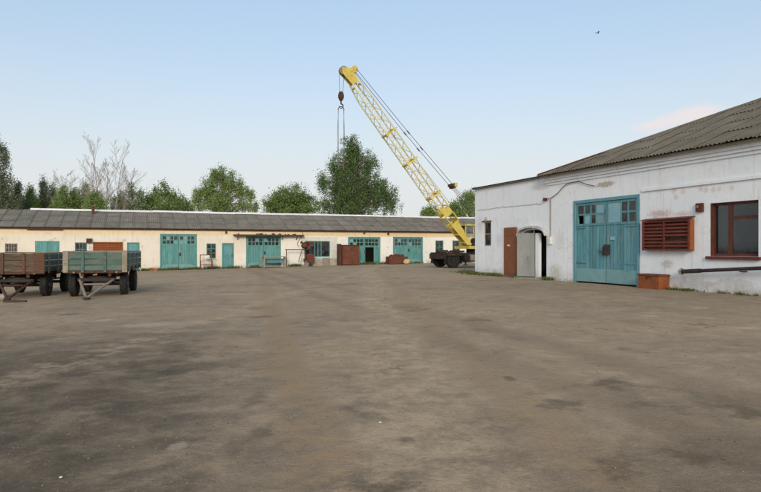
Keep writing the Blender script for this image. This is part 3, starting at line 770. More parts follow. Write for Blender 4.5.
def plaster_near():
    t = NT('old_white_limewash')
    x, y, z = t.sep()
    v = t.vec()
    a = t.noise(0.4, 5, 0.6, v); b = t.noise(1.9, 6, 0.66, v, 0.6); f = t.noise(18, 5, 0.65, v); m = t.noise(5.5, 6, 0.65, v, 0.3)
    drip = t.noise(2.0, 6, 0.66, t.vec((3.4, 1, 0.20)), 0.3)
    pm = t.noise(8.5, 7, 0.74, v, 0.2)
    c = t.mix(t.step(a, 0.35, 0.65), (0.745, 0.785, 0.82), (0.79, 0.82, 0.845))
    c = t.mix(t.math('MULTIPLY', t.step(b, 0.52, 0.70), 0.45), c, (0.66, 0.65, 0.62))
    c = t.mix(t.math('MULTIPLY', t.step(drip, 0.53, 0.72), 0.50), c, (0.56, 0.52, 0.45))
    ck = t.n('ShaderNodeTexVoronoi'); ck.feature = 'DISTANCE_TO_EDGE'; ck.inputs['Scale'].default_value = 0.7
    cv = t.n('ShaderNodeVectorMath'); cv.operation = 'ADD'; t.l(v, cv.inputs[0]); cn_ = t.n('ShaderNodeTexNoise'); cn_.inputs['Scale'].default_value = 2.2; cn_.inputs['Detail'].default_value = 5; t.l(v, cn_.inputs['Vector']); t.l(cn_.outputs['Color'], cv.inputs[1]); t.l(cv.outputs[0], ck.inputs['Vector'])
    c = t.mix(t.math('MULTIPLY', t.math('MULTIPLY', t.step(ck.outputs['Distance'], 0.010, 0.002), t.step(a, 0.52, 0.60)), 0.45), c, (0.36, 0.33, 0.28))
    c = t.mix(t.math('MULTIPLY', t.step(m, 0.64, 0.72), 0.55), c, (0.60, 0.57, 0.52))
    foot = t.math('MULTIPLY', t.step(t.math('ADD', z, t.math('MULTIPLY', t.math('SUBTRACT', b, 0.5), 1.2)), 0.60, 0.0), t.step(t.noise(0.8, 7, 0.68, v), 0.34, 0.58))
    c = t.mix(t.math('MULTIPLY', foot, 0.8), c, (0.42, 0.38, 0.32))
    green = t.math('MULTIPLY', t.step(t.math('ADD', z, t.math('MULTIPLY', t.math('SUBTRACT', m, 0.5), 0.7)), 0.16, 0.0), t.step(b, 0.4, 0.6))
    c = t.mix(t.math('MULTIPLY', green, 0.6), c, (0.20, 0.21, 0.12))
    def pt(u, vv, ru, rv, col, amt, rag=1.2, soft=0.4, nz=None):
        nonlocal c
        Y = rY(u); sx = rs(u + ru) - rs(u); sz = rv * Y / F
        k = t.patch(x, z, rs(u), rz(u, vv), sx, sz, pm if nz is None else nz, rag, soft)
        c = t.mix(t.math('MULTIPLY', k, t.math('MULTIPLY', t.step(f, 0.36, 0.56, 0.45, 1.0), amt)), c, col)
    pt(605, 184.5, 11, 3.5, (0.30, 0.22, 0.14), 0.8, 1.0)               # fallen plaster over the gate
    pt(541, 187, 10, 3.5, (0.52, 0.45, 0.36), 0.6, 1.4)
    pt(660, 214, 16, 6, (0.46, 0.25, 0.17), 0.75, 1.3, 0.8)             # rust run above the louvre
    pt(683, 214, 14, 4, (0.52, 0.34, 0.27), 0.6, 1.4, 0.8)
    pt(667, 264, 8, 6, (0.40, 0.38, 0.34), 0.75, 1.2, 0.6)              # bare cement
    pt(700, 284, 22, 6, (0.48, 0.48, 0.47), 0.7, 1.3, 0.6)
    pt(735, 283, 26, 6, (0.50, 0.50, 0.49), 0.6, 1.3, 0.6)
    pt(560, 240, 6, 14, (0.60, 0.57, 0.50), 0.5, 1.6, 0.7)
    pt(555, 270, 8, 8, (0.50, 0.45, 0.36), 0.7, 1.6, 0.7)
    pt(480, 225, 5, 10, (0.55, 0.50, 0.42), 0.6, 1.6, 0.7)
    pt(499, 240, 4, 8, (0.60, 0.59, 0.57), 0.6, 1.6, 0.6)
    for u, vv in ((674, 191), (676, 197), (683, 192), (701, 189), (706, 190), (713, 190), (719, 189), (732, 188)):
        pt(u, vv, 3.4, 3.6, (0.58, 0.43, 0.36), 0.62, 1.9, 0.5, f)       # washed-out reddish lettering remains
    for (ua, va, ub, vb) in ((478, 210.5, 506, 207), (506, 207, 541, 204)):  # hairline crack
        sa, za, sb, zb = rs(ua), rz(ua, va), rs(ub), rz(ub, vb)
        zl = t.math('MULTIPLY_ADD', t.math('SUBTRACT', x, sa), (zb - za) / (sb - sa), za)
        d = t.math('ABSOLUTE', t.math('SUBTRACT', t.math('ADD', z, t.math('MULTIPLY', t.math('SUBTRACT', b, 0.5), 0.22)), zl))
        inr = t.math('MULTIPLY', t.math('GREATER_THAN', x, sa), t.math('LESS_THAN', x, sb))
        c = t.mix(t.math('MULTIPLY', t.math('MULTIPLY', t.step(d, 0.05, 0.015), inr), 0.65), c, (0.30, 0.27, 0.22))
    t.bump(t.math('ADD', t.math('MULTIPLY', f, 0.8), t.math('ADD', t.math('MULTIPLY', b, 2.5), m)), 0.4, 0.02)
    return t.done(c, 0.95, 0, 0.15)
M['plaster_near'] = plaster_near()

def build_right():
    root = thing('workshop_building', 'white limewashed workshop with hipped corrugated roof and teal double gate at right', 'building', (WX0, WY0, 0), W_ANG)
    SL = rs(548)           # where the taller roofed part starts
    SE = 41.0
    DEP, DEPL = 14.0, 9.0
    ZT = 4.84
    holes = []
    # ---- big teal gate
    g0, g1 = rs(574), rs(640); zt = rz(607, 197.5); zb = 0.05
    holes.append((g0, g1, -0.5, zt))
    y = 0.03
    k = 0.13
    fr = MB().box((g0 + .003, y - 0.07, -0.05), (g0 + k, y + 0.16, zt - .003)).box((g1 - k, y - 0.07, -0.05), (g1 - .003, y + 0.16, zt - .003)).box((g0 + k, y - 0.07, zt - k), (g1 - k, y + 0.16, zt - .003))
    fr.build('gate_frame', 'teal', root)
    mid = rs(606)
    for side in (0, 1):
        a, b = (g0 + k + .012, mid - .014) if side == 0 else (mid + .014, g1 - k - .012)
        top = zt - k - 0.012; wz0 = rz(607, 223); m = 0.10
        lf = MB()
        lf.box((a, y - .02, wz0 - .08), (a + m, y + .04, top)).box((b - m, y - .02, wz0 - .08), (b, y + .04, top))
        lf.box((a + m, y - .022, top - .10), (b - m, y + .038, top)).box((a + m, y - .022, wz0 - .08), (b - m, y + .038, wz0 + .02))
        zz0, zz1 = wz0 + .02, top - .10; zm = (zz0 + zz1) / 2
        if side == 0: cols = [a + m + (b - a - 2 * m) * q for q in (0, .25, .5, .70, 1)]
        else: cols = [a + m + (b - a - 2 * m) * q for q in (0, .48, .74, 1)]
        for q in cols[1:-1]: lf.box((q - .035, y - .015, zz0), (q + .035, y + .032, zz1))
        lo = cols[0] if side == 0 else cols[1]
        lf.box((lo + .035, y - .010, zm - .035), (b - m, y + .028, zm + .035))
        leaf = lf.build('gate_leaf', 'teal', root)
        for i in range(len(cols) - 1):
            for j, (za, zc) in enumerate(((zz0, zm), (zm, zz1))):
                if side == 1 and i == 0:
                    if j == 0: boxpart('board_infill', (cols[0], y - .008, zz0), (cols[1], y + .010, zz1), 'teal_light', leaf)
                    continue
                if side == 0 and (i == 3 or (i == 1 and j == 0)):
                    boxpart('board_infill', (cols[i], y + .002 + .01 * (i == 1), za), (cols[i + 1], y + .010 + .01 * (i == 1), zc), 'teal_light' if i == 1 or j else 'teal_sheet', leaf)
                elif side == 0 and i == 0 and j == 0: pass      # pane gone
                else: boxpart('pane', (cols[i], y + .008, za), (cols[i + 1], y + .013, zc), 'glass', leaf)
        n = 9; kp = 0.62
        for i in range(n):
            xa = a + (b - a) * i / n; xb = a + (b - a) * (i + 1) / n
            boxpart('plank', (xa + .011, y + random.uniform(-.010, .010), zb + random.uniform(0, .03)), (xb - .011, y + .03, wz0 - .083), 'teal', leaf)
        boxpart('kick_plate', (a + .01, y - .035, zb + .01), (b - .01, y - .010, kp), 'teal_sheet', leaf)
        for z in (0.85, 2.35):
            hx = a if side == 0 else b - .62
            boxpart('strap_hinge', (hx, y - .03, z), (hx + .62, y - .008, z + .07), 'teal', leaf)
        if side == 1:
            MB().box((a - .05, y - .13, rz(608, 254.5)), (a + .20, y - .012, rz(608, 244.5))).build('lock', 'black_pipe', leaf)
            MB().box((a + .22, y - .03, rz(613, 240)), (a + .48, y - .010, rz(613, 236.5))).build('patch_plate', 'teal_light', leaf)
            MB().tube([(a + .04, y - .05, 1.45), (a - .12, y - .08, 1.25), (a - .25, y - .07, 1.32), (a - .40, y - .05, 1.42)], .018, 6).build('chain', 'rust_dark', leaf)
        else:
            boxpart('handle', (b - .16, y - .07, 1.2), (b - .11, y - .008, 1.55), 'rust_dark', leaf)
    # ---- big brown window
    w0, w1 = rs(710), rs(758.5); wz0, wz1 = rz(734, 256.5), rz(734, 201.5)
    holes.append((w0, w1, wz0, wz1))
    w = window(root, w0, w1, wz0, wz1, 0.13, [0, .36, 1], 1, 'brown_frame', 0.09, 0.14, glass='glass_dark')
    _m = w0 + .09 + (w1 - w0 - .18) * .36 + .07
    boxpart('transom', (_m, .134, wz0 + (wz1 - wz0) * .68), (w1 - .09, .186, wz0 + (wz1 - wz0) * .68 + .11), 'brown_frame', w)
    boxpart('sill', (w0 - .10, -0.10, wz0 - .10), (w1 + .10, 0.20, wz0 - .004), 'rust_red', w)
    MB().box((w0 + .02, 0.012, wz0 + .002), (w0 + .06, 0.138, wz1 - .002)).build('jamb_lining', 'brown_frame', w)
    cu = MB()
    for i in range(14):
        xx = w0 + .12 + i * .035; cu.add([(xx, .40 + .03 * (i % 2), wz0), (xx + .035, .40 + .03 * ((i + 1) % 2), wz0), (xx + .035, .40 + .03 * ((i + 1) % 2), wz1), (xx, .40 + .03 * (i % 2), wz1)], [(0, 1, 2, 3)])
    cu.build('curtain', 'curtain', w)
    # ---- narrow barred slot
    n0, n1 = rs(484), rs(491); nz0, nz1 = rz(487, 246), rz(487, 222)
    holes.append((n0, n1, nz0, nz1))
    nw = window(root, n0, n1, nz0, nz1, 0.035, 1, 2, 'grey_frame', 0.06, 0.05)
    boxpart('lintel_plate', (n0 - .16, -0.05, nz1 + .01), (n1 + .05, -0.003, nz1 + .07), 'rust_dark', nw)
    MB().lump((rs(486.5), -0.05, nz1 + .15), .12, (1.1, .5, .9), 5, .6, 8, 6).build('broken_plaster', 'concrete', nw)
    # ---- doorway with arched head
    d0, d1 = rs(521), rs(546.5); sp = rz(536, 236.5); ap = rz(533, 229.5)
    holes.append((d0, d1, -0.5, ap + .02))
    # ---- front wall
    th = 0.30
    wall_mesh(0, SE, -0.6, ZT, holes, th).build('front_wall', 'plaster_near', root)
    arch = MB(); n = 14
    prof = [(d0 + (d1 - d0) * i / n, sp + (ap - sp) * math.sqrt(max(0, 1 - ((i / n - .5) * 2) ** 2))) for i in range(n + 1)]
    for i in range(n):
        (a, za), (b, zb_) = prof[i], prof[i + 1]
        arch.add([(a, 0.002, za), (b, 0.002, zb_), (b, 0.002, ap + .02), (a, 0.002, ap + .02), (a, th - .002, za), (b, th - .002, zb_)],
                 [(0, 1, 2, 3), (0, 4, 5, 1)])
    arch.build('arch_spandrel', 'plaster_near', root)
    hood = MB(); w_ = (d1 - d0) / 2; c_ = (d0 + d1) / 2
    pr = [(d0 - .12 + (d1 - d0 + .24) * i / n, sp + .02 + (ap - sp + .06) * math.sqrt(max(0, 1 - ((i / n - .5) * 2) ** 2))) for i in range(n + 1)]
    vs_ = []
    for s, z in pr: vs_ += [(s, -.22, z), (s, -.22, z + .10), (s, -.003, z), (s, -.003, z + .10)]
    fs_ = [(0, 1, 3, 2), (4 * n, 4 * n + 2, 4 * n + 3, 4 * n + 1)]
    for i in range(n):
        o = 4 * i; fs_ += [(o, o + 4, o + 5, o + 1), (o + 1, o + 5, o + 7, o + 3), (o, o + 2, o + 6, o + 4), (o + 2, o + 3, o + 7, o + 6)]
    hood.add(vs_, fs_).build('arched_hood', 'hood', root)
    MB().box((d0 - .1, -.35, -.3), (d1 + .1, th, 0.06)).build('door_step', 'concrete', root)
    zl = rz(514, 227.2)
    bd = MB().box((0, -.05, 0), (1.22, 0, zl - .06)).build('brown_door', 'brown_door', root, (rs(505.5), -.05, .05), (0, 0, R(-3)))
    MB().box((.36, -.056, 1.55), (.60, -.05, 1.62)).build('letter_plate', 'white_metal', bd)
    for z in (.1, zl - .5): MB().box((.03, -.065, z), (1.18, -.052, z + .09)).build('door_brace', 'brown_door', bd)
    gd = MB().box((0, -.05, 0), (.98, 0, rz(526, 234) - .06)).box((0.03, -.075, .05), (.09, -.052, 2.3)).build('metal_door', 'grey_door', root, (rs(534.8), -.02, .10), (0, 0, R(180 + 24)))
    MB().box((.84, -.12, 1.05), (.90, -.055, 1.25)).build('handle', 'steel_dark', gd)
    MB().box((rs(535), .02, .06), (rs(538.6), .16, sp + .16)).build('door_post', 'plaster_near', root)
    # ---- other walls
    wall_mesh(0, SE, -0.6, ZT, [], 0.4, DEP - .4).build('back_wall', 'plaster_near', root)
    for s in (0, SE - .4):
        MB().box((s, th + .002, -.6), (s + .4, DEP - .402, ZT)).build('end_wall', 'plaster_near', root)
    MB().box((SL - .3, th + .002, 3.0), (SL, DEP - .402, ZT - .02)).build('cross_wall', 'plaster_near', root)
    # ---- flat roof of the low part
    MB().box((-.10, -.14, ZT + .002), (SL - .05, DEP + .1, ZT + .07)).build('flat_roof', 'slate_near', root)
    MB().box((-.12, -.17, ZT + .072), (SL - .05, -.05, ZT + .10)).build('roof_edge', 'rust_dark', root)
    # ---- stepped cornice of the roofed part and string course
    for i, (z0, z1, p) in enumerate(((ZT - .40, ZT - .29, .05), (ZT - .285, ZT - .18, .11), (ZT - .175, ZT - .07, .17), (ZT - .065, ZT + .03, .23))):
        MB().box((SL - .3 + .1 * (3 - i), -p, z0), (SE + p, -.002 if i == 0 else -.001, z1)).build('cornice_band', 'plaster_near', root)
    s0, s1 = rs(643), SE; zA, zB = rz(643, 190.5), rz(761, 173.8)
    MB().beam((s0, -.03, zA), (s1, -.03, zA + (zB - zA)), .066, .10).build('string_course', 'plaster_near', root)
    # ---- hipped corrugated roof
    ov = .40; ez = ZT + .06; slope = .425; half = DEP / 2
    pit = math.atan(slope); E0 = SL - .25
    yr = half; zr = ez + slope * (half + ov)
    h0 = E0 + half + ov; h1 = SE + ov - half - ov   # ridge ends
    dk = MB(); dz = -.09
    dk.add([(E0, -ov + .1, ez + dz), (SE + ov, -ov + .1, ez + dz), (h1, yr, zr + dz), (h0, yr, zr + dz), (E0, DEP + ov - .1, ez + dz), (SE + ov, DEP + ov - .1, ez + dz)],
           [(0, 1, 2, 3), (4, 3, 2, 5), (0, 3, 4), (1, 5, 2)])
    roof = dk.build('roof', 'wood_grey', root)
    Ls = (half + ov) / math.cos(pit); rows = 5; rl = Ls / rows; step = 1.10
    base = sheet_mesh('roofing_sheet', 'slate_near', 1.15, rl + .13, 7, 0.028, 6)
    d = Vector((0, math.cos(pit), math.sin(pit)))
    hipn = Vector((1, -1, 0)).normalized()      # keep s - E0 > y + ov
    def place(i, j):
        sc = E0 + step * (i + .5); t = (j + .5) * rl
        c = Vector((sc, -ov, ez)) + d * t + Vector((0, 0, .012 * ((i + j) % 2) + random.uniform(-.004, .008)))
        rot = (pit - .012 + random.uniform(-.004, .004), 0, random.uniform(-.006, .006))
        lo = (sc - step / 2 - E0) - (c.y + rl / 2 + ov); hi = (sc + step / 2 - E0) - (c.y - rl / 2 + ov)
        lo2 = (SE + ov - sc - step / 2) - (c.y + rl / 2 + ov); hi2 = (SE + ov - sc + step / 2) - (c.y - rl / 2 + ov)
        if hi < .05 or hi2 < .05: return
        me = base
        if lo < 0 or lo2 < 0:
            bm = bmesh.new(); bm.from_mesh(base)
            mw = Matrix.Translation(c) @ Matrix.Rotation(rot[0], 4, 'X')
            inv = mw.inverted()
            for org, nr, go in (((E0, -ov, ez), hipn, lo < 0), ((SE + ov, -ov, ez), Vector((-1, -1, 0)).normalized(), lo2 < 0)):
                if not go: continue
                co = inv @ Vector(org); no = (inv.to_3x3() @ nr)
                bmesh.ops.bisect_plane(bm, geom=bm.verts[:] + bm.edges[:] + bm.faces[:], plane_co=co, plane_no=no, clear_inner=True)
            if not bm.faces: bm.free(); return
            me = base.copy(); bm.to_mesh(me); bm.free()
        link('roofing_sheet', me, roof, c, rot)
    for j in range(rows):
        for i in range(int((SE + ov - E0) / step) + 1): place(i, j)
    # hip end and rear slopes: plain corrugated covering
    bk = MB()
    def strip(p0, p1, q0, q1, n):
        vs_ = []; fs_ = []
        for i in range(n + 1):
            a = Vector(p0).lerp(Vector(p1), i / n); b = Vector(q0).lerp(Vector(q1), i / n); o = Vector((0, 0, .028 * (1 if i % 2 else -1)))
            vs_ += [a + o, b + o]
        for i in range(n): fs_.append((2 * i, 2 * i + 2, 2 * i + 3, 2 * i + 1))
        bk.add(vs_, fs_)
    strip((E0, -ov, ez), (E0, DEP + ov, ez), (h0, yr, zr), (h0, yr, zr), 120)
    strip((SE + ov, -ov, ez), (SE + ov, DEP + ov, ez), (h1, yr, zr), (h1, yr, zr), 120)
    strip((E0, DEP + ov, ez), (SE + ov, DEP + ov, ez), (h0, yr, zr), (h1, yr, zr), 360)
    b = bk.build('back_slope_sheeting', 'slate_near', roof); b['kind'] = 'stuff'
    # hip and ridge capping, the lowest lengths rusty
    A = Vector((E0, -ov, ez + .04)); Bp = Vector((h0, yr, zr + .04)); n = 7
    for i in range(n):
        p, q = A.lerp(Bp, i / n), A.lerp(Bp, (i + 1.04) / n)
        MB().tube([p, q], [.06, .055], 8).build('hip_cap', 'rust_dark' if i < 2 else 'slate_near', roof)
    MB().tube([(h0, yr, zr + .04), (h1, yr, zr + .04)], .09, 8).build('ridge_cap', 'slate_near', roof)
    MB().box((E0 + .1, -ov + .06, ez - .12), (SE + ov, -ov + .10, ez - .03)).build('fascia_board', 'wood_grey', root)
    MB().box((E0 + .1, -ov + .10, ez - .10), (SE + ov, -.235, ez - .07)).build('soffit_board', 'wood_grey', root)
    # ---- red louvre box on the wall
    l0, l1 = rs(646.5), rs(694); za, zb2 = rz(668, 250.5), rz(668, 220.5)
    p = .22
    lb = MB()
    lb.box((l0, -p, za), (l0 + .07, -.002, zb2)).box((l1 - .07, -p, za), (l1, -.002, zb2)).box((l0 + .07, -p, za), (l1 - .07, -.002, za + .06)).box((l0 + .07, -p, zb2 - .06), (l1 - .07, -.002, zb2))
    m = l0 + (l1 - l0) * .47; lb.box((m - .03, -p + .01, za + .06), (m + .03, -p + .06, zb2 - .06))
    lv = lb.build('louvre_box', 'rust_red', root)
    boxpart('side_cheek', (l1 + .002, -p + .02, za + .02), (l1 + .02, -.004, zb2 - .02), 'rust_bright', lv)
    boxpart('back_panel', (l0 + .07, -.03, za + .06), (l1 - .07, -.004, zb2 - .06), 'rust_dark', lv)
    for h in ((l0 + .07, m - .03), (m + .03, l1 - .07)):
        for i in range(7):
            z = za + .10 + (zb2 - za - .2) * (i + .5) / 7
            if h[0] > m and i == 2: continue
            boxpart('slat', (h[0], -p + .03, z - .035), (h[1], -p + .05, z + .035), 'rust_red', lv, (R(-35), 0, random.uniform(-.004, .004)))
    MB().add([(l0 - .05, -p - .05, zb2 + .01), (l1 + .06, -p - .05, zb2 + .03), (l1 + .06, -.003, zb2 + .09), (l0 - .05, -.003, zb2 + .07),
              (l0 - .05, -p - .05, zb2 + .04), (l1 + .06, -p - .05, zb2 + .06), (l1 + .06, -.003, zb2 + .12), (l0 - .05, -.003, zb2 + .10)],
             [(0, 3, 2, 1), (4, 5, 6, 7), (0, 1, 5, 4), (1, 2, 6, 5), (2, 3, 7, 6), (3, 0, 4, 7)]).build('cover_sheet', 'rust_red', lv)
    # ---- lamp box by the window
    x0, x1 = rs(697.5), rs(704)
    lx = MB().box((x0, -.10, rz(700, 212)), (x1, -.003, rz(700, 203.3))).build('alarm_box', 'brown_frame', root)
    MB().box((x0 + .05, -.112, rz(700, 208)), (x0 + .12, -.102, rz(700, 205.5))).build('lamp_lens', 'post_pale', lx)
    # ---- black pipe along the wall foot
    pz0, pz1 = rz(686, 271.3), rz(761, 268.3)
    s0, s1 = rs(688), SE - 1
    pm = MB(); sl = (pz1 - pz0) / (rs(761) - s0)
    pm.tube([(s0, -.28, pz0), (s1, -.28, pz0 + sl * (s1 - s0))], .062, 10)
    pm.tube([(s0 + .02, -.28, pz0), (s0 + .75, -.28, pz0 + sl * .75)], .078, 10)
    pp = pm.build('heating_pipe', 'black_pipe', root, smooth=False)
    MB().lathe([(.12, 0), (.12, .03)], 'x', (s0 - .03, -.28, pz0), 14).build('flange', 'post_pale', pp)
    MB().tube([(s0 - .03, -.28, pz0), (s0 - .12, -.26, pz0), (s0 - .17, -.17, pz0), (s0 - .17, 0, pz0)], .055, 8).build('elbow', 'post_pale', pp)
    for q in (2.2, 5.4, 9, 13): MB().box((s0 + q, -.30, pz0 + sl * q - .10), (s0 + q + .05, -.002, pz0 + sl * q - .065)).build('pipe_bracket', 'rust_dark', pp)
    # ---- conduit, cable and switch box
    cz = rz(551, 199); cs = rs(551)
    MB().tube([(cs, -.04, cz), (cs, -.04, rz(551, 236))], .018, 6).build('conduit', 'wood_grey', root)
    MB().box((cs - .07, -.12, rz(551, 244)), (cs + .10, -.003, rz(551, 237))).build('switch_box', 'white_paint', root)
    MB().box((rs(546) - .06, -.14, rz(546, 201)), (rs(546) + .10, -.003, rz(546, 198))).build('insulator', 'rust_dark', root)
    pts = []
    for u, vv in ((545, 199), (549, 199), (553, 197.5), (559, 193), (564, 187), (568, 184), (574, 182.5), (580, 181.5), (588, 184.5), (596, 186)):
        pts.append((rs(u), -.06, rz(u, vv)))
    MB().tube(pts, .016, 5).build('cable', 'black_pipe', root)
    # electricity bracket on the corner
    MB().tube([(-.05, -.05, 4.3), (-.05, -.25, 4.6), (-.05, -.25, 4.9)], .02, 5).build('wire_bracket', 'rust_dark', root)
build_right()

# orange chest under the louvre
def build_chest():
    s0, s1 = rs(648.5), rs(670)
    e = Vector((math.cos(W_ANG), math.sin(W_ANG), 0)); inn = Vector((-e.y, e.x, 0))
    p = Vector((WX0, WY0, 0)) + e * ((s0 + s1) / 2) - inn * .27
    t = thing('steel_chest', 'orange rusty steel chest standing on the ground against the white wall', 'chest', (p.x, p.y, zg(p.x)), W_ANG)
    h = (s1 - s0) / 2
    MB().cbox((-h, -.25, 0.0), (h, .24, .48), .015).build('body', 'rust_bright', t)
    MB().cbox((-h - .03, -.28, .483), (h + .03, .255, .545), .012).build('lid', 'rust', t)
    MB().box((-.05, -.30, .38), (.05, -.285, .50)).build('hasp', 'rust_dark', t)
    for x in (-h + .12, h - .12): MB().box((x - .03, -.262, .02), (x + .03, -.252, .47)).build('rib', 'rust_bright', t)
build_chest()

# ------------------------------------------------------------------ wheels, trailers
def wheel_parts(par, c, r, w, side, rim='rim'):
    """tyre with tread lugs, rim as its part"""
    mb = MB()
    prof = [(r * .56, -w / 2 + .02), (r * .72, -w / 2), (r * .93, -w / 2 + .015), (r, -w / 2 + .06), (r, w / 2 - .06), (r * .93, w / 2 - .015), (r * .72, w / 2), (r * .56, w / 2 - .02)]
    mb.lathe(prof, 'x', (0, 0, 0), 28)
    for k in range(22):
        a = 2 * math.pi * k / 22
        for s in (-1, 1):
            b = a + (0.07 if s > 0 else -0.07)
            p = (0.02 * s, r * 1.005 * math.cos(a), r * 1.005 * math.sin(a)); q = (s * (w / 2 - .03), r * .985 * math.cos(b), r * .985 * math.sin(b))
            mb.beam(p, q, .05, .035, (0, math.cos(a), math.sin(a)))
    ty = mb.build('tyre', 'rubber', par, c)
    rm = MB().lathe([(r * .57, 0), (r * .55, side * .05), (r * .44, side * .02), (r * .40, side * -.05), (r * .20, side * -.04), (r * .17, side * .06), (r * .06, side * .07)], 'x', (side * (w / 2 - .06), 0, 0), 20)
    rm.build('rim', rim, ty)
    return ty

def ribbed_panel(mb, x0, x1, z0, z1, y, n):
    """pressed steel side board facing -y"""
    mb.box((x0, y, z0), (x1, y + .03, z1))
    return mb

def build_trailer(label, loc, rotz, front, side, accents, turn=0.0):
    t = thing('flatbed_trailer', label, 'trailer', loc, rotz, 'farm trailers parked side by side')
    L, W = 4.05, 2.12
    zf, zt = 0.95, 1.60
    hl, hw = L / 2, W / 2
    # chassis
    ch = MB()
    for s in (-.45, .45): ch.box((s - .05, -hl + .1, .74), (s + .05, hl - .1, .90))
    for k in range(6): yy = -hl + .12 + (L - .34) * k / 5; ch.box((-hw + .05, yy, .905), (hw - .05, yy + .08, .945))
    ch.box((-hw + .02, -hl + .02, .86), (hw - .02, -hl + .09, .945))
    ch.build('chassis', 'rust_dark', t)
    # floor planks
    for k in range(9):
        a = -hw + .03 + (W - .06) * k / 9; b = -hw + .03 + (W - .06) * (k + 1) / 9
        boxpart('floor_plank', (a + .006, -hl + .04, .950), (b - .006, hl - .04, .985), 'wood_grey', t)
    # end and side boards, three planks each with steel posts
    def board(x0, x1, y0, y1, mats, name, along):
        zz = [zf, zf + .20, zf + .42, zt]
        tp = MB()
        tp.box((x0, y0, zt + .003), (x1, y1, zt + .045)) if along == 'x' else tp.box((x0, y0, zt + .003), (x1, y1, zt + .045))
        bd = tp.build(name, mats[3], t)
        for k in range(3):
            j = random.uniform(-.006, .008); q1, q2 = random.uniform(-.006, .006), random.uniform(-.02, .004)
            if along == 'x': boxpart('plank', (x0, y0 + j, zz[k] + .008 + q1), (x1, y1 + j, zz[k + 1] - .008 + q2), mats[k], bd, (random.uniform(-.012, .012), random.uniform(-.004, .004), 0))
            else: boxpart('plank', (x0 + j, y0, zz[k] + .008 + q1), (x1 + j, y1, zz[k + 1] - .008 + q2), mats[k], bd, (random.uniform(-.003, .003), random.uniform(-.012, .012), 0))
        return bd
    fb = board(-hw, hw, -hl, -hl + .045, front, 'front_board', 'x')
    board(-hw, hw, hl - .045, hl, side, 'tail_board', 'x')
    rb = board(hw - .045, hw, -hl + .05, hl - .05, side, 'side_board', 'y')
    lb = board(-hw, -hw + .045, -hl + .05, hl - .05, side, 'side_board', 'y')
    for x, mt, wd in accents: boxpart('post', (x - wd / 2, -hl - .04, zf - .06), (x + wd / 2, -hl - .010, zt + .03), mt, fb)
    for k in range(4):
        yy = -hl + .35 + (L - .7) * k / 3
        boxpart('post', (hw + .012, yy - .04, zf - .06), (hw + .045, yy + .04, zt + .02), side[3], rb)
        boxpart('post', (-hw - .045, yy - .04, zf - .06), (-hw - .012, yy + .04, zt + .02), side[3], lb)
    for k in range(3):
        yy = -hl + .9 + (L - 1.8) * k / 2
        boxpart('latch', (hw + .012, yy, zf + .02), (hw + .06, yy + .10, zf + .12), 'rust_dark', rb)
    # rear axle
    r, tw, wy = .43, .26, 1.22
    ax = MB().tube([(-.80, wy, r), (.80, wy, r)], .06, 10).box((-.52, wy - .5, r + .10), (-.44, wy + .5, r + .16)).box((.44, wy - .5, r + .10), (.52, wy + .5, r + .16)).box((-.5, wy - .06, r + .16), (.5, wy + .06, .74))
    ax.build('rear_axle', 'steel_dark', t)
    # front turntable bogie (steers with the drawbar)
    bg = MB()
    bg.lathe([(.52, 0), (.52, .05)], 'z', (0, -wy, .68), 24)
    bg.box((-.50, -wy - .62, .60), (-.40, -wy + .5, .68)).box((.40, -wy - .62, .60), (.50, -wy + .5, .68)).box((-.62, -wy - .64, .57), (.62, -wy - .56, .68)).box((-.40, -wy - .05, .5), (.40, -wy + .05, .68))
    bg.tube([(-.80, -wy, r), (.80, -wy, r)], .06, 10)
    for s in (-.45, .45):
        for q in range(4): bg.box((s - .04, -wy - .50 + .1 * q, r + .08 - .025 * q + .05), (s + .04, -wy + .50 - .1 * q, r + .10 - .025 * q + .05))
    bg.build('front_bogie', 'steel_dark', t)
    db = MB()
    hx, hy, hz = 0.0 + turn, -hl - 1.55, .10
    db.tube([(-.55, -wy - .60, .60), (hx - .04, hy + .1, hz + .03)], .045, 7).tube([(.55, -wy - .60, .60), (hx + .04, hy + .1, hz + .03)], .045, 7)
    db.tube([(-.36, -hl - .12, .47), (.36, -hl - .12, .47)], .03, 6)
    d = db.build('drawbar', 'rust_dark' if 'brown' in front[0] else 'wood_grey', t)
    ey = []
    for k in range(13): a = 2 * math.pi * k / 12; ey.append((hx + .09 * math.cos(a), hy + .09 * math.sin(a), hz - .02))
    MB().tube(ey, .035, 6, False).build('towing_eye', 'steel_dark', d)
    for x in (-.85, .85):
        for yy in (-wy, wy):
            wheel_parts(t, (x, yy, r + .005), r, tw, 1 if x > 0 else -1)
    for x in (-.7, .7):
        MB().lathe([(.035, 0), (.035, -.02)], 'y', (x, -hl - .012, .89), 12).build('reflector', 'post_pale', t)
    return t

ta = build_trailer('brown boarded farm trailer, the left one, with rusty front and grey-green side', (-13.67, 23.98, zg(-13.67)), R(12),
                   ('board_brown', 'board_brown', 'board_brown', 'wood_grey'), ('board_teal', 'board_teal', 'board_teal', 'wood_grey'),
                   ((-1.0, 'wood_grey', .10), (-.35, 'board_rust', .08), (.35, 'board_rust', .10), (.86, 'board_rust', .36)), .35)
tb = build_trailer('faded teal farm trailer, the right one, with pale corner posts', (-10.69, 23.71, zg(-10.69)), R(15),
                   ('board_teal', 'board_teal', 'board_teal', 'wood_grey'), ('board_teal', 'board_teal', 'board_teal', 'wood_grey'),
                   ((-.97, 'post_pale', .17), (-.42, 'board_teal', .09), (.32, 'board_teal', .09), (.97, 'post_pale', .17)))

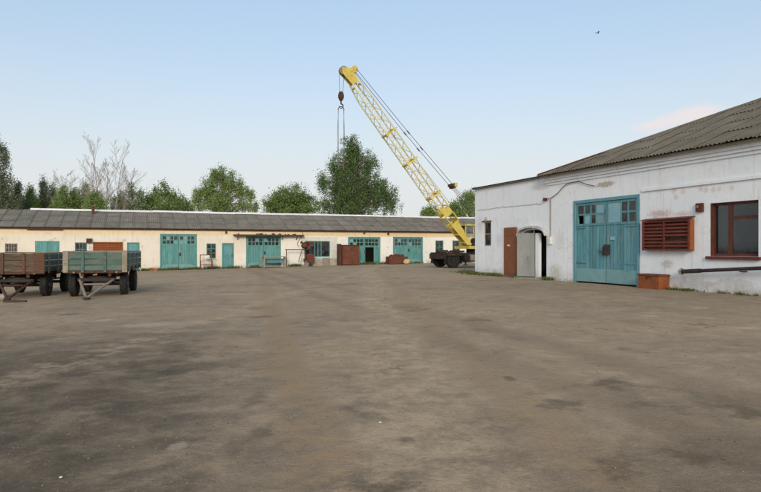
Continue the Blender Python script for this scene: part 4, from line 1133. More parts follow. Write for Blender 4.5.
def support_block():
    p = gp(4, 300)
    t = thing('hitch_block', 'pale broken concrete lump under the drawbar of the brown trailer', 'rubble', (p.x - .12, p.y, p.z))
    MB().lump((0, 0, .09), .20, (1.1, .8, .55), 3, .35).build('lump', 'concrete', t)
    q = gp(15, 302)
    b = MB().box((-.35, -.06, 0.0), (.35, .06, .05)).build('timber_offcut', 'rust_dark', None, (q.x, q.y, q.z), (0, 0, R(8)))
    tag(b, 'short dark timber lying on the ground in front of the brown trailer', 'timber')
support_block()

# ------------------------------------------------------------------ crane
def build_crane():
    t = thing('lattice_crane', 'yellow lattice boom mobile crane with dark wheeled chassis behind the white workshop', 'crane', (7.66, 48.4, zg(7.66)), G_ANG)
    # chassis
    ch = MB()
    ch.box((-3.45, -1.05, .78), (4.6, 1.05, 1.14))
    ch.box((-3.60, -1.22, .66), (-3.36, 1.22, 1.08))
    for s in (-1, 1):
        ch.box((-3.40, s * 1.28 - .12, 1.06), (-2.10, s * 1.28 + .12, 1.17)); ch.box((1.0, s * 1.28 - .12, 1.06), (4.5, s * 1.28 + .12, 1.17))
        ch.box((-1.7, s * 1.0 - .25, .45), (-.6, s * 1.0 + .25, .95))
    c = ch.build('chassis', 'steel_dark', t)
    for s in (-1, 1):
        for x in (-1.95, 4.75):
            MB().box((x, s * 1.35 - .2, .55), (x + .25, s * 1.35 + .2, 1.0)).build('outrigger', 'steel_dark', t)
            MB().tube([(x + .12, s * 1.4, .55), (x + .12, s * 1.4, .22)], .06, 8).lathe([(.2, 0), (.2, .05)], 'z', (x + .12, s * 1.4, .18), 14).build('outrigger_jack', 'steel_dark', t)
    MB().lathe([(.27, -.45), (.30, -.42), (.30, .42), (.27, .45)], 'x', (.35, -1.05, .68), 16).build('fuel_tank', 'sack', t, smooth=False)
    MB().box((-1.35, -1.28, .55), (-.85, -.9, 1.0)).build('battery_box', 'post_pale', t)
    for k, (x, y, w, h, mt) in enumerate(((-3.4, -.7, .6, .10, 'rust_dark'), (-2.7, -.9, .7, .16, 'steel_dark'), (-1.9, -.6, .45, .14, 'rust_dark'), (-3.2, .5, .9, .18, 'steel_dark'))):
        MB().cbox((x, y, 1.175), (x + w, y + .45, 1.175 + h), .02).build('tool_box', mt, t)
    hp = [(-3.3 + .09 * i, -1.20 + .05 * math.sin(i * 1.3), 1.20 + .05 * math.sin(i * 2.1)) for i in range(17)]
    MB().tube(hp, .03, 6).build('hose', 'steel_dark', t)
    for s in (-1, 1):
        MB().box((-3.66, s * 1.0 - .12, .74), (-3.603, s * 1.0 + .12, .86)).build('tail_lamp', 'rust_red', t)
        for x in (-3.42, -2.10): MB().box((x, s * 1.08 - .22, .32), (x + .02, s * 1.08 + .22, .95)).build('mud_flap', 'rubber', t)
        MB().beam((-3.4, s * 1.42, 1.00), (-2.1, s * 1.42, .98), .03, .08).build('guard_rail', 'rust_dark', t)
    for s in (-1, 1):
        for x in (-2.75, 1.7, 2.9):
            w = wheel_parts(t, (x, s * 1.08, .555), .55, .42, 1, 'steel_dark'); w.rotation_euler = (0, 0, R(90) if s > 0 else R(-90))
    # slewing platform
    MB().lathe([(.85, 0), (.85, .30)], 'z', (0, 0, 1.14), 28).build('slew_ring', 'steel_dark', t)
    MB().box((-1.35, -1.1, 1.445), (3.2, 1.25, 1.66)).build('platform', 'yellow', t)
    hs = MB().cbox((.55, -1.1, 1.665), (3.2, 1.2, 2.62), .06).build('engine_house', 'yellow', t)
    for k in range(6): boxpart('vent_slat', (1.4, -1.135, 1.8 + .12 * k), (2.6, -1.103, 1.86 + .12 * k), 'steel_dark', hs)
    # cab
    cx0, cx1, cy0, cy1 = -.98, .45, .12, 1.2
    cb = MB().box((cx0, cy0, 1.665), (cx1, cy1, 2.35)).box((cx0 - .05, cy0 - .04, 3.28), (cx1, cy1 + .04, 3.38))
    for x, y in ((cx0, cy0), (cx0, cy1 - .07), (cx1 - .07, cy0), (cx1 - .07, cy1 - .07), (-.25, cy0)): cb.box((x, y, 2.352), (x + .07, y + .07, 3.278))
    cb.box((cx1 - .07, cy0 + .07, 2.352), (cx1, cy1 - .07, 3.278))
    cab = cb.build('cab', 'yellow', t)
    boxpart('pane', (cx0 + .02, cy0 + .07, 2.352), (cx0 + .03, cy1 - .07, 3.278), 'glass_cab', cab)
    boxpart('pane', (cx0 + .07, cy0 + .02, 2.352), (-.25, cy0 + .03, 3.278), 'glass_cab', cab)
    boxpart('pane', (-.18, cy0 + .02, 2.352), (cx1 - .07, cy0 + .03, 3.278), 'glass_cab', cab)
    boxpart('door', (-.80, cy0 - .03, 1.72), (-.30, cy0 - .002, 2.33), 'yellow_pale', cab)
    MB().box((-.9, -.75, 1.665), (-.2, .05, 1.95)).tube([(-.3, -.7, 2.05), (-.3, .05, 2.05)], .26, 14).build('winch', 'steel_dark', t)
    # gantry
    gx, gz = 1.05, 3.05
    gt = MB()
    for s in (-.55, .55): gt.beam((.72, s, 2.60), (gx, s * .6, gz), .11).beam((1.9, s, 2.60), (gx, s * .6, gz), .11)
    gt.tube([(gx, -.45, gz), (gx, .45, gz)], .10, 10)
    gt.build('gantry', 'yellow', t)
    # boom
    foot = Vector((-1.0, -.15, 1.80)); kk = 9.63
    head = Vector((foot.x - kk - .25, -.15, 14.15))
    ax = (head - foot); LB = ax.length; ax.normalize()
    up = Vector((ax.z, 0, -ax.x)); up = up if up.x > 0 or up.z > 0 else -up    # upper / rear side of the boom
    lat = Vector((0, 1, 0))
    def sec(f):
        """half depth and half width along the boom"""
        if f < .16: q = f / .16; return .17 + .22 * q, .40 + .05 * q
        if f > .86: q = (f - .86) / .14; return .39 - .22 * q, .45 - .20 * q
        return .39, .45
    def cpt(f, a, b): hd, hw_ = sec(f); return foot + ax * (LB * f) + up * (hd * a) + lat * (hw_ * b)
    # foot section: plated
    fsn = MB(); n = 5; f1 = .225
    for b in (-1, 1):
        for i in range(n):
            a0, a1 = f1 * i / n, f1 * (i + 1) / n
            p = [cpt(a0, -1, b), cpt(a1, -1, b), cpt(a1, 1, b), cpt(a0, 1, b)]
            o = lat * (.03 * b)
            if i in (3,):    # lightening opening near the top of the plate
                fsn.beam(p[0], p[1], .16, .07); fsn.beam(p[3], p[2], .16, .07); continue
            vs_ = p + [q - o for q in p]
            fsn.add(vs_, [(0, 1, 2, 3), (7, 6, 5, 4), (0, 4, 5, 1), (1, 5, 6, 2), (2, 6, 7, 3), (3, 7, 4, 0)])
    for f in (.02, .075, .13, .18, .225):
        for a in (-1, 1): fsn.beam(cpt(f, a, -1), cpt(f, a, 1), .09)
    p0, p1, p2, p3 = cpt(.03, 1, -1), cpt(.15, 1, -1), cpt(.15, 1, 1), cpt(.03, 1, 1)
    fsn.add([p0, p1, p2, p3, p0 - up * .03, p1 - up * .03, p2 - up * .03, p3 - up * .03], [(0, 1, 2, 3), (7, 6, 5, 4), (0, 4, 5, 1), (1, 5, 6, 2), (2, 6, 7, 3), (3, 7, 4, 0)])
    fsn.tube([foot + lat * -.55, foot + lat * .55], .12, 12)
    fsn.build('boom_foot', 'yellow', t)
    # lattice sections between flanges
    fl = [.225, .30, .50, .67, .95]
    for si in range(len(fl) - 1):
        fa, fb_ = fl[si], fl[si + 1]
        mb = MB()
        brk = sorted({fa, fb_, *[q for q in (.86,) if fa < q < fb_]})
        for a in (-1, 1):
            for b in (-1, 1): mb.tube([cpt(q, a, b) for q in brk], .052, 6)
        nb = max(2, round((fb_ - fa) * LB / .54)); ls = .024
        for i in range(nb):
            g0, g1 = fa + (fb_ - fa) * i / nb, fa + (fb_ - fa) * (i + 1) / nb
            w = 1 if i % 2 else -1
            for b in (-1, 1): mb.tube([cpt(g0, -w, b), cpt(g1, w, b)], ls, 5)
            for a in (-1, 1): mb.tube([cpt(g0, a, -w), cpt(g1, a, w)], ls, 5)
        mb.build('boom_section', 'yellow_pale', t)
    for f in fl[1:4]:
        mb = MB()
        for a in (-1, 1): mb.beam(cpt(f, a, -1.12), cpt(f, a, 1.12), .15, .15, ax)
        for b in (-1, 1): mb.beam(cpt(f, -1.15, b), cpt(f, 1.15, b), .12, .10, ax)
        mb.beam(cpt(f, 1.6, -.8), cpt(f, 1.6, .8), .07); mb.beam(cpt(f, 1, -.8), cpt(f, 1.6, -.8), .06); mb.beam(cpt(f, 1, .8), cpt(f, 1.6, .8), .06)
        mb.build('boom_flange', 'yellow', t)
    # head
    hd = MB()
    for b in (-1, 1):
        q = lat * (.26 * b)
        pts = [cpt(.945, -1, 0), cpt(.945, 1.3, 0), head + up * .42 + ax * .15, head + up * .05 + ax * .45 + Vector((-.25, 0, 0)), head + Vector((-.45, 0, -.05))]
        vs_ = [p + q for p in pts] + [p + q - lat * (.04 * b) for p in pts]
        fs_ = [(0, 1, 2, 3, 4), (9, 8, 7, 6, 5)] + [(i, (i + 1) % 5, 5 + (i + 1) % 5, 5 + i) for i in range(5)]
        hd.add(vs_, fs_)
    hd.beam(cpt(.93, 1.2, -.6), cpt(.93, 1.2, .6), .10).beam(cpt(.93, -1, -.6), cpt(.93, -1, .6), .10)
    hd.beam(head + up * .3 + lat * -.3, head + up * .3 + lat * .3, .12)
    hobj = hd.build('boom_head', 'yellow', t)
    shv = head + Vector((-.30, 0, .18)); shu = head + up * .62 + Vector((.05, 0, -.02))
    for c_, r_ in ((shv, .33), (shu, .25)):
        for b in (-.12, .12):
            MB().lathe([(r_, -.04), (r_ * .86, -.02), (r_ * .86, .02), (r_, .04)], 'y', (c_.x, c_.y + b, c_.z), 18).build('sheave', 'yellow' if r_ < .3 else 'post_pale', hobj)
    MB().lathe([(.13, -.22), (.13, .22)], 'y', tuple(shv), 12).build('sheave_pin', 'steel_dark', hobj)
    # hoist ropes, hook block, slings
    hx = shv.x - .18
    zb = 12.55
    for dx, dy in ((-.14, -.08), (.14, .08)):
        MB().tube([(shv.x + (-.33 if dx < 0 else .10), shv.y + dy, shv.z - .05), (hx + dx, shv.y + dy, zb)], .018, 5).build('hoist_rope', 'rope', t)
    hb = MB().lathe([(.10, .44), (.17, .36), (.22, .16), (.21, 0), (.14, -.16), (.07, -.24)], 'z', (hx, shv.y, zb - .18), 14)
    hb = hb.build('hook_block', 'rust_dark', t)
    hk = [(hx, shv.y, zb - .40), (hx, shv.y, zb - .58)]
    for k in range(10): a = R(90 - 30 * k); hk.append((hx + .16 * math.cos(a) , shv.y, zb - .78 + .16 * math.sin(a)))
    MB().tube(hk, [.05, .05] + [.05 - .003 * k for k in range(10)], 7).build('hook', 'steel_dark', hb)
    rg = []
    for k in range(13): a = R(180 * k / 12); rg.append((hx + .22 * math.cos(a), shv.y - .02, zb - 1.08 + .26 * math.sin(a)))
    MB().tube(rg, .035, 6).build('shackle', 'rope', hb)
    for dx in (-.21, .21):
        for e in (-.02, .05):
            MB().tube([(hx + dx, shv.y - .02 + e, zb - 1.05), (hx + dx * 1.12 + e, shv.y + .05, zb - 3.0), (hx + dx * .9, shv.y + .02 - e, zb - 5.4)], .017, 5).build('sling', 'rope', t)
    # pendants to the floating spreader block, then reeving to the gantry
    gp_ = Vector((gx, -.0, gz)); top = shu + Vector((.08, 0, .0))
    f = .70; blk = top.lerp(gp_, f) + Vector((0, 0, -.10))
    for s in (-.30, .30):
        m1 = top.lerp(blk, .5) + Vector((0, 0, -.10))
        MB().tube([top + lat * (s * .8), m1 + lat * s, blk + lat * s], .022, 5).build('pendant_rope', 'rope', t)
        for k in (.52, .66):
            p = top.lerp(blk, k) + Vector((0, 0, -.10)); MB().tube([p + lat * s - (blk - top).normalized() * .16, p + lat * s + (blk - top).normalized() * .16], .05, 6).build('rope_clamp', 'rope', t)
    sb = MB().beam(blk + lat * -.42, blk + lat * .42, .14, .20)
    for s in (-.25, 0, .25): sb.lathe([(.17, -.04), (.14, 0), (.17, .04)], 'y', tuple(blk + lat * s + Vector((.12, 0, -.10))), 14)
    sb.build('spreader_block', 'rust_dark', t)
    MB().beam(blk + Vector((.24, -.40, .02)), blk + Vector((.24, .40, .02)), .24, .30).build('spreader_cover', 'yellow', t)
    for s in (-.3, -.1, .1, .3): MB().tube([blk + lat * s, gp_ + lat * s], .016, 5).build('reeving_rope', 'rope', t)
    a = shu + Vector((0, 0, -.15)); b = Vector((-.25, -.35, 2.28)); m = a.lerp(b, .5) + Vector((0, 0, -.25))
    MB().tube([a, m, b], .014, 5).build('hoist_rope', 'rope', t)
build_crane()

# ------------------------------------------------------------------ yard clutter along the garage
def at_wall(u, out):
    """point of the yard at garage wall column u, `out` metres in front of the wall"""
    s = fs(u); x = s * .9303 + out * .3668; y = FAR_Y + s * .3668 - out * .9303
    return Vector((x, y, zg(x)))
def clutter():
    # rusty rack stand by the small window
    p = at_wall(205, 1.1); h = 1.25
    t = thing('metal_stand', 'rusty tubular stand with crossbars left of the narrow teal door', 'stand', p, G_ANG)
    for x in (-.48, .48):
        for y in (-.25, .25): MB().tube([(x, y, 0), (x, y, h if y > 0 else .75)], .035, 6).build('leg', 'rust', t)
    for z in (.72, .38): MB().box((-.5, -.27, z), (.5, .27, z + .04)).build('shelf', 'wood_grey' if z > .5 else 'rust_dark', t)
    MB().tube([(-.5, .25, h), (.5, .25, h)], .035, 6).build('top_rail', 'rust', t)
    MB().box((-.12, .20, .95), (.30, .23, 1.22)).build('plate', 'sack', t)
    # pale work frame in front of the second gate
    p = at_wall(272, 1.0)
    t = thing('work_bench', 'pale open framed workbench in front of the gate under the rusty canopy', 'bench', p, G_ANG)
    for x in (-.95, .95):
        for y in (-.3, .3): MB().box((x - .05, y - .05, 0), (x + .05, y + .05, .92)).build('leg', 'post_pale', t)
    MB().box((-1.05, -.4, .925), (1.05, .4, .985)).build('top', 'post_pale', t)
    MB().box((-.90, -.34, .08), (.90, -.28, .16)).build('lower_rail', 'post_pale', t)
    MB().box((-.90, .28, .40), (.90, .33, .75)).build('back_panel', 'teal', t)
    # pipe rack with a tangle of rusty parts
    p = at_wall(297, .7)
    t = thing('pipe_rack', 'rusty pipe rack with a dark tangle of scrap beside the wide window', 'rack', p, G_ANG)
    for x, z in ((-1.15, 1.55), (.55, 2.2), (1.0, 2.2)): MB().tube([(x, 0, 0), (x, 0, z)], .035, 6).build('upright', 'rust_dark', t)
    MB().tube([(-1.25, 0, 1.55), (1.0, 0, 1.55)], .045, 6).build('rail', 'rust_dark', t)
    MB().tube([(.30, 0, 1.50), (-.05, -.05, .45), (.70, -.05, .40)], .035, 6).build('brace', 'rust_dark', t)
    MB().tube([(.2, 0, 2.15), (1.2, 0, 2.2)], .045, 6).build('rail', 'rust_dark', t)
    for k in range(10):
        MB().lump((random.uniform(.15, 1.2), random.uniform(-.15, .15), random.uniform(1.65, 2.2)), random.uniform(.12, .22), (1.3, .8, .8), 30 + k, .5, 7, 5).build('scrap', 'rust_dark' if k % 3 else 'rust', t)
    for k in range(4): MB().lump((random.uniform(.55, .9), random.uniform(-.1, .1), .45 + .12 * k), .12, (1, .8, 1), 50 + k, .5, 7, 5).build('scrap', 'rust_dark', t)
    # red cabinet on a foot
    p = at_wall(307.5, 1.1)
    t = thing('red_cabinet', 'small red metal cabinet on a post below the wide window', 'cabinet', p, G_ANG)
    MB().cbox((-.33, -.2, .38), (.33, .2, 1.12), .02).build('body', 'rust', t)
    MB().box((-.28, -.222, .43), (.28, -.203, 1.06)).build('door', 'rust_red', t)
    MB().tube([(0, 0, 0), (0, 0, .379)], .05, 8).lathe([(.22, 0), (.22, .03)], 'z', (0, 0, 0), 14).build('foot', 'rust_dark', t)
    # concrete blocks
    for u, w, h, mt, lab in ((316, 1.0, .62, 'concrete', 'grey concrete block nearest the red cabinet under the wide window'), (324.3, .62, .70, 'post_pale', 'tan rounded concrete block, middle of three under the wide window'), (331.5, .80, .66, 'concrete', 'grey concrete block beside the rusty steel booth')):
        p = at_wall(u, .55)
        b = MB().cbox((-w / 2, -.22, 0), (w / 2, .22, h), .09).build('concrete_block', mt, None, p, (0, 0, G_ANG + random.uniform(-.06, .06)))
        tag(b, lab, 'block', 'concrete blocks below the window')
    # rusty booth
    p = at_wall(345, 1.3)
    t = thing('steel_booth', 'tall rusty steel sheet booth standing before the open gate', 'booth', p, G_ANG)
    MB().box((-.80, -.55, .06), (.80, .6, 1.84)).build('body', 'rust', t)
    MB().box((-.76, -.575, .12), (-.01, -.553, 1.78)).build('door', 'rust', t); MB().box((.01, -.575, .12), (.76, -.553, 1.78)).build('door', 'rust', t)
    MB().box((-.86, -.62, 1.843), (.86, .66, 1.90)).build('roof', 'rust_dark', t)
    for x in (-.7, .7): MB().box((x - .06, -.5, 0), (x + .06, .55, .058)).build('skid', 'rust_dark', t)
    MB().box((-1.08, -.15, 0), (-.83, .45, 2.0)).build('side_locker', 'rust_dark', t)
    # scrap bin
    p = at_wall(392, 1.2)
    t = thing('scrap_bin', 'low rusty scrap bin heaped with red-brown scrap between the two right gates', 'bin', (p.x, p.y, p.z), G_ANG)
    bn = MB()
    for a, b in (((-.95, -.5, .05), (.95, -.46, .72)), ((-.95, .46, .05), (.95, .5, .72)), ((-.95, -.457, .05), (-.91, .457, .72)), ((.91, -.457, .05), (.95, .457, .72)), ((-.91, -.457, .05), (.91, .457, .09))): bn.box(a, b)
    bn.build('shell', 'rust', t)
    for k in range(12): MB().lump((random.uniform(-.75, .75), random.uniform(-.35, .35), random.uniform(.62, .80)), random.uniform(.13, .22), (1.2, 1, .8), 70 + k, .5, 7, 5).build('scrap', 'rust_red' if k % 2 else 'rust_dark', t)
    for x in (-.8, .8): MB().box((x - .06, -.45, 0), (x + .06, .45, .048)).build('skid', 'rust_dark', t)
    p = at_wall(398.5, 2.0)
    s = MB().lump((0, 0, .22), .33, (1.15, .8, .72), 9, .25, 14, 9).build('straw_sack', 'sack_yellow', None, p, smooth=True); tag(s, 'pale yellow sack slumped in front of the rusty scrap bin', 'sack')
    # bricks at the corner of the first gate
    p = at_wall(153.5, .5)
    labs = ('red brick lying at the left foot of the biggest teal gate, lowest left', 'red brick lying at the left foot of the biggest teal gate, lowest right', 'red brick on top of the two by the biggest teal gate')
    for k, (x, z, r) in enumerate(((-.16, 0, .1), (.16, 0, -.2), (0.02, .122, .3))):
        b = MB().cbox((-.15, -.08, 0), (.15, .08, .12), .008).build('loose_brick', 'brick', None, (p.x + x, p.y, p.z + z), (0, 0, G_ANG + r)); tag(b, labs[k], 'brick', 'bricks by the first gate')
clutter()

# ------------------------------------------------------------------ bird
def bird():
    d = 62.0; x = (598 - CX) / F * d; z = EYE + (HZ - 33) / F * d
    t = thing('bird', 'small dark bird flying high above the workshop roof', 'bird', (x, d, z), R(20))
    n = 10; vs_ = []; fs_ = []
    prof = [(-.17, .006), (-.14, .022), (-.08, .038), (0, .042), (.07, .032), (.10, .022), (.13, .026), (.155, .018), (.18, .003)]
    mb = MB().lathe([(r, o) for o, r in prof], 'x', (0, 0, 0), 10)
    for s in (-1, 1):    # raised wings
        p = [(.06, s * .03, .01), (-.06, s * .03, .01), (-.10, s * .18, .10), (.03, s * .20, .12), (-.08, s * .34, .06)]
        q = [(a, b, c + .012) for a, b, c in p]
        mb.add(p + q, [(0, 1, 2, 3), (3, 2, 4), (8, 7, 6, 5), (9, 7, 8), (0, 5, 6, 1), (0, 3, 8, 5), (1, 6, 7, 2), (2, 7, 9, 4), (3, 4, 9, 8)])
    mb.add([(-.15, -.015, 0), (-.15, .015, 0), (-.27, .05, .005), (-.27, -.05, .005), (-.15, -.015, .01), (-.15, .015, .01), (-.27, .05, .015), (-.27, -.05, .015)], [(0, 1, 2, 3), (7, 6, 5, 4), (0, 4, 5, 1), (1, 5, 6, 2), (2, 6, 7, 3), (3, 7, 4, 0)])
    mb.build('body', 'feather', t)
bird()

# ------------------------------------------------------------------ vegetation
def quads_mesh(name, P, A, B, mat, tint):
    """N leaf quads: centre P, half axes A and B (N x 3 each)"""
    n = len(P)
    V = np.empty((n, 4, 3), np.float32)
    V[:, 0] = P - A - B * .15; V[:, 1] = P - B; V[:, 2] = P + A; V[:, 3] = P + B
    me = bpy.data.meshes.new(name)
    me.vertices.add(4 * n); me.vertices.foreach_set('co', V.ravel())
    me.loops.add(4 * n); me.loops.foreach_set('vertex_index', np.arange(4 * n, dtype=np.int32))
    me.polygons.add(n); me.polygons.foreach_set('loop_start', np.arange(0, 4 * n, 4, dtype=np.int32)); me.polygons.foreach_set('loop_total', np.full(n, 4, np.int32))
    at = me.color_attributes.new('tint', 'FLOAT_COLOR', 'CORNER')
    C = np.ones((n, 4, 4), np.float32); C[:, :, 0] = tint[0][:, None]; C[:, :, 1] = tint[1][:, None]
    at.data.foreach_set('color', C.ravel())
    me.materials.append(M[mat]); me.update(calc_edges=True); me.validate()
    return me

def rand_dirs(n):
    d = RNG.normal(size=(n, 3)); return d / np.linalg.norm(d, axis=1)[:, None]

def tree(name, label, cat, u, Y, lobes, mat, bark, leaf=.17, per=120, spread=.55, droop=0.0, trunk_r=.2, group=None, stems=1, tips_scale=1.0, upright=0.0):
    """lobes: (u, v, half width px, half height px, tips) outlining the crown at distance Y"""
    bx = (u - CX) / F * Y; bz = zg(bx)
    t = thing(name, label, cat, (bx, Y, bz), 0, group)
    W = lambda uu, vv: Vector(((uu - CX) / F * Y - bx, 0, EYE - (vv - HZ) * Y / F - bz))
    tips = []
    tips_scale *= 2.3; per = max(20, int(per / 2.0)); spread *= .60; leaf *= .86
    for (lu, lv, ru, rv, n) in lobes:
        c = W(lu, lv); rx = ru / F * Y; rzz = rv / F * Y
        for _ in range(max(3, int(n * tips_scale))):
            d = Vector(rand_dirs(1)[0]); r = RNG.random() ** .42 * (1.0 if RNG.random() < .86 else RNG.uniform(1.0, 1.28))
            tips.append((c + Vector((d.x * rx * r, d.y * rx * .85 * r, d.z * rzz * r)), c))
    zmax = max(p.z for p, _ in tips); zmin = min(p.z for p, _ in tips)
    wood = MB()
    tops = sorted(lobes, key=lambda l: l[1])
    main = W(tops[0][0], tops[0][1] - tops[0][3] * .6)
    def axis(f, k=0):
        off = Vector((.25 * math.sin(3.1 * f + k * 2), .2 * math.sin(2.3 * f + 1 + k), 0)) * f
        return Vector((main.x * f ** 1.6, main.y * f, main.z * f)) + off
    for k in range(stems):
        pts = [axis(i / 10, k) + Vector((.5 * k * (1 - i / 14), .2 * k, 0)) for i in range(11)]
        wood.tube(pts, [max(.02, trunk_r * (1 - .93 * i / 10)) for i in range(11)], 7)
    for p, c in tips:
        h = max(.12, min(.93, (p.z - .30 * math.hypot(p.x, p.y) - .6) / max(main.z, .1)))
        s = axis(h); m = s.lerp(p, .5) + Vector((RNG.normal() * .2, RNG.normal() * .2, .25 + .12 * (p - s).length))
        wood.tube([s, m, p], [max(.016, trunk_r * .28 * (1 - h * .6)), trunk_r * .13, .010], 4, False)
    wood.build('trunk', bark, t)
    n = len(tips) * per
    T = np.array([tuple(p) for p, _ in tips], np.float64)
    idx = np.repeat(np.arange(len(tips)), per)
    off = RNG.normal(size=(n, 3)) * spread * np.repeat(RNG.uniform(.55, 1.2, len(tips)), per)[:, None]
    off[:, 2] *= .95 + upright * 1.6
    if droop: off[:, 2] -= RNG.exponential(droop, n)
    if droop: off[:, :2] *= np.exp(-np.clip(-off[:, 2], 0, 9) * .35)[:, None]
    P = T[idx] + off
    keep = P[:, 2] > 0.3
    P = P[keep]; idx = idx[keep]; n = len(P)
    d1 = rand_dirs(n); d2 = np.cross(d1, rand_dirs(n)); d2 /= np.linalg.norm(d2, axis=1)[:, None] + 1e-9
    sz = leaf * RNG.uniform(.6, 1.35, n)
    clump = RNG.random(len(tips))[idx]
    tint = (np.clip(.55 * clump + .45 * RNG.random(n), 0, 1), RNG.random(n))
    link('crown', quads_mesh('crown', P, d1 * sz[:, None] * .62, d2 * sz[:, None] * .42, mat, tint), t)
    return t

def bare_tree(name, label, u, Y, stems, depth, r0, group=None, spread=.42, seed=1):
    rr = random.Random(seed)
    bx = (u - CX) / F * Y; bz = zg(bx)
    t = thing(name, label, 'tree', (bx, Y, bz), 0, group)
    mains = MB(); twigs = MB()
    def grow(p, d, L, r, k, mb):
        pts = [p]; n = 5; q = p.copy(); dd = d.copy()
        for i in range(n):
            dd = (dd + Vector((rr.uniform(-1, 1), rr.uniform(-1, 1), rr.uniform(-.3, .7))) * (.02 if mb is mains else .12)).normalized()
            q = q + dd * (L / n); pts.append(q.copy())
        mb.tube(pts, [max(r * (1 - .62 * i / n), .007) for i in range(n + 1)], 5 if r > .03 else 3, False)
        if k == 0: return
        nb = rr.randint(9, 12) if k > 1 else rr.randint(7, 10)
        for i in range(nb):
            f = .28 + .72 * (i + rr.random() * .8) / nb; f = min(f, .999)
            a = pts[int(f * n)].lerp(pts[min(int(f * n) + 1, n)], f * n - int(f * n))
            az = rr.uniform(0, 6.283); sd = Vector((math.cos(az), math.sin(az), 0))
            nd = (dd + Vector((0, 0, .15)) + sd * rr.uniform(.45, .95) * (spread / .42)).normalized()
            grow(a, nd, L * rr.uniform(.25, .42) * (1.35 - .78 * f), r * .36, k - 1, twigs)
    for su, sv, bu in stems:
        tip = Vector(((su - u) / F * Y, rr.uniform(-.6, .6), EYE - (sv - HZ) * Y / F - bz)); b = Vector(((bu - u) / F * Y, 0, 0))
        grow(b, (tip - b).normalized(), (tip - b).length * .93, r0, depth, mains)
    mains.build('trunk', 'bark_bare', t)
    c = twigs.build('branches', 'bark_bare', t)
    return t

TG = 'trees behind the garage'
tree('birch_tree', 'big drooping birch, tallest leafy tree, rising behind the garage beside the crane hook', 'tree', 352, 76,
     [(351, 150, 11, 17, 34), (340, 165, 13, 16, 30), (366, 165, 14, 16, 30), (352, 182, 27, 17, 60), (334, 194, 17, 16, 34), (376, 190, 17, 13, 34), (388, 195, 11, 13, 22), (355, 205, 40, 18, 70), (322, 178, 5, 8, 8)],
     'leaf_birch', 'bark', .145, 135, .42, .45, .24, TG)
tree('round_tree', 'rounded dark green tree left of the big birch behind the garage', 'tree', 289, 96,
     [(292, 196, 18, 11, 34), (278, 203, 14, 9, 24), (305, 203, 13, 9, 22), (272, 206, 9, 7, 12), (292, 210, 32, 9, 40)], 'leaf_dark', 'bark', .20, 130, .62, 0, .22, TG)
tree('leafy_tree', 'bright green many-topped tree behind the garage, above the narrow teal door', 'tree', 224, 84,
     [(207, 188, 5.5, 13, 13), (214, 180, 4.5, 12, 11), (222, 177, 4, 10, 9), (230, 184, 6, 13, 14), (240, 189, 5.5, 11, 12), (249, 195, 4.5, 9, 8), (197, 197, 5, 9, 10), (218, 198, 14, 10, 24), (226, 206, 34, 8, 40)], 'leaf_green', 'bark', .16, 150, .50, .15, .2, TG, upright=.2)
tree('leafy_tree', 'mid green spiky-topped tree behind the garage, above the biggest teal gate', 'tree', 163, 86,
     [(165, 191, 4, 9, 8), (157, 196, 5, 9, 10), (172, 198, 5, 9, 9), (149, 201, 5, 7, 8), (181, 204, 5, 6, 8), (189, 207, 5, 5, 6), (166, 208, 30, 7, 34)], 'leaf_dark', 'bark', .19, 110, .5, 0, .18, TG, upright=.25)
tree('leafy_tree', 'sparse green tree behind the garage just right of the bare tree', 'tree', 133, 84,
     [(131, 191, 4, 9, 8), (123, 199, 5, 8, 9), (140, 198, 4.5, 8, 9), (114, 203, 5, 7, 8), (130, 208, 24, 7, 28)], 'leaf_dark', 'bark', .18, 90, .5, 0, .16, TG, upright=.2)
tree('birch_tree', 'dark drooping birch cut by the left edge of the picture', 'tree', -14, 74,
     [(-10, 150, 14, 16, 24), (3, 158, 6, 16, 14), (-12, 176, 22, 18, 44), (6, 186, 8, 14, 18), (10, 200, 12, 12, 18), (-14, 204, 26, 14, 34)], 'leaf_grey', 'bark', .145, 120, .40, .5, .22, TG)
poplars = [(17, 196, 6, 14, 'leaf_grey', 'greyish young poplar behind the garage beside the left birch'),
           (30, 199, 6, 12, 'leaf_dark', 'young poplar behind the garage with its top bent left of the thin dark poplar'),
           (43, 192, 3.2, 16, 'leaf_grey', 'thin dark columnar poplar standing above its neighbours'),
           (53, 198, 6, 14, 'leaf_green', 'green young poplar just right of the thin dark poplar'),
           (63, 198, 6.5, 13, 'leaf_green', 'green young poplar behind the garage left of the bare tree, fourth from the left birch'),
           (74, 200, 7, 12, 'leaf_green', 'broad green young poplar below the small bare tree'),
           (85, 196, 7, 14, 'leaf_green', 'green young poplar at the left foot of the tall bare tree'),
           (96, 201, 7, 11, 'leaf_green', 'bright green young poplar right in front of the tall bare tree')]
for i, (u, v, ru, rv, mt, lab) in enumerate(poplars):
    tree('poplar_tree', lab, 'tree', u, 78 + (i * 37 % 7), [(u, v - rv * .45, ru * .55, rv * .55, 9), (u + 1, v + 2, ru * 1.15, rv * .6, 16), (u, 207, ru * 1.9, 10, 30)], mt, 'bark', .145, 110, .38, 0, .12, TG, upright=.4)
for u, v, ru, rv, Y, lab in ((470, 201, 12, 13, 92, 'green bush-like tree half hidden by the left corner of the workshop'), (455, 210, 7, 6, 95, 'low green treetop over the roof just right of the boom'), (430, 213, 7, 4, 97, 'faint low treetop over the garage roof left of the boom foot')):
    tree('leafy_tree', lab, 'tree', u, Y, [(u, v - rv * .3, ru * .6, rv * .7, 14), (u - 2, v + 3, ru, rv * .7, 22), (u, 214, ru * 1.3, 6, 14)], 'leaf_green', 'bark', .19, 100, .5, 0, .15, TG, upright=.2)
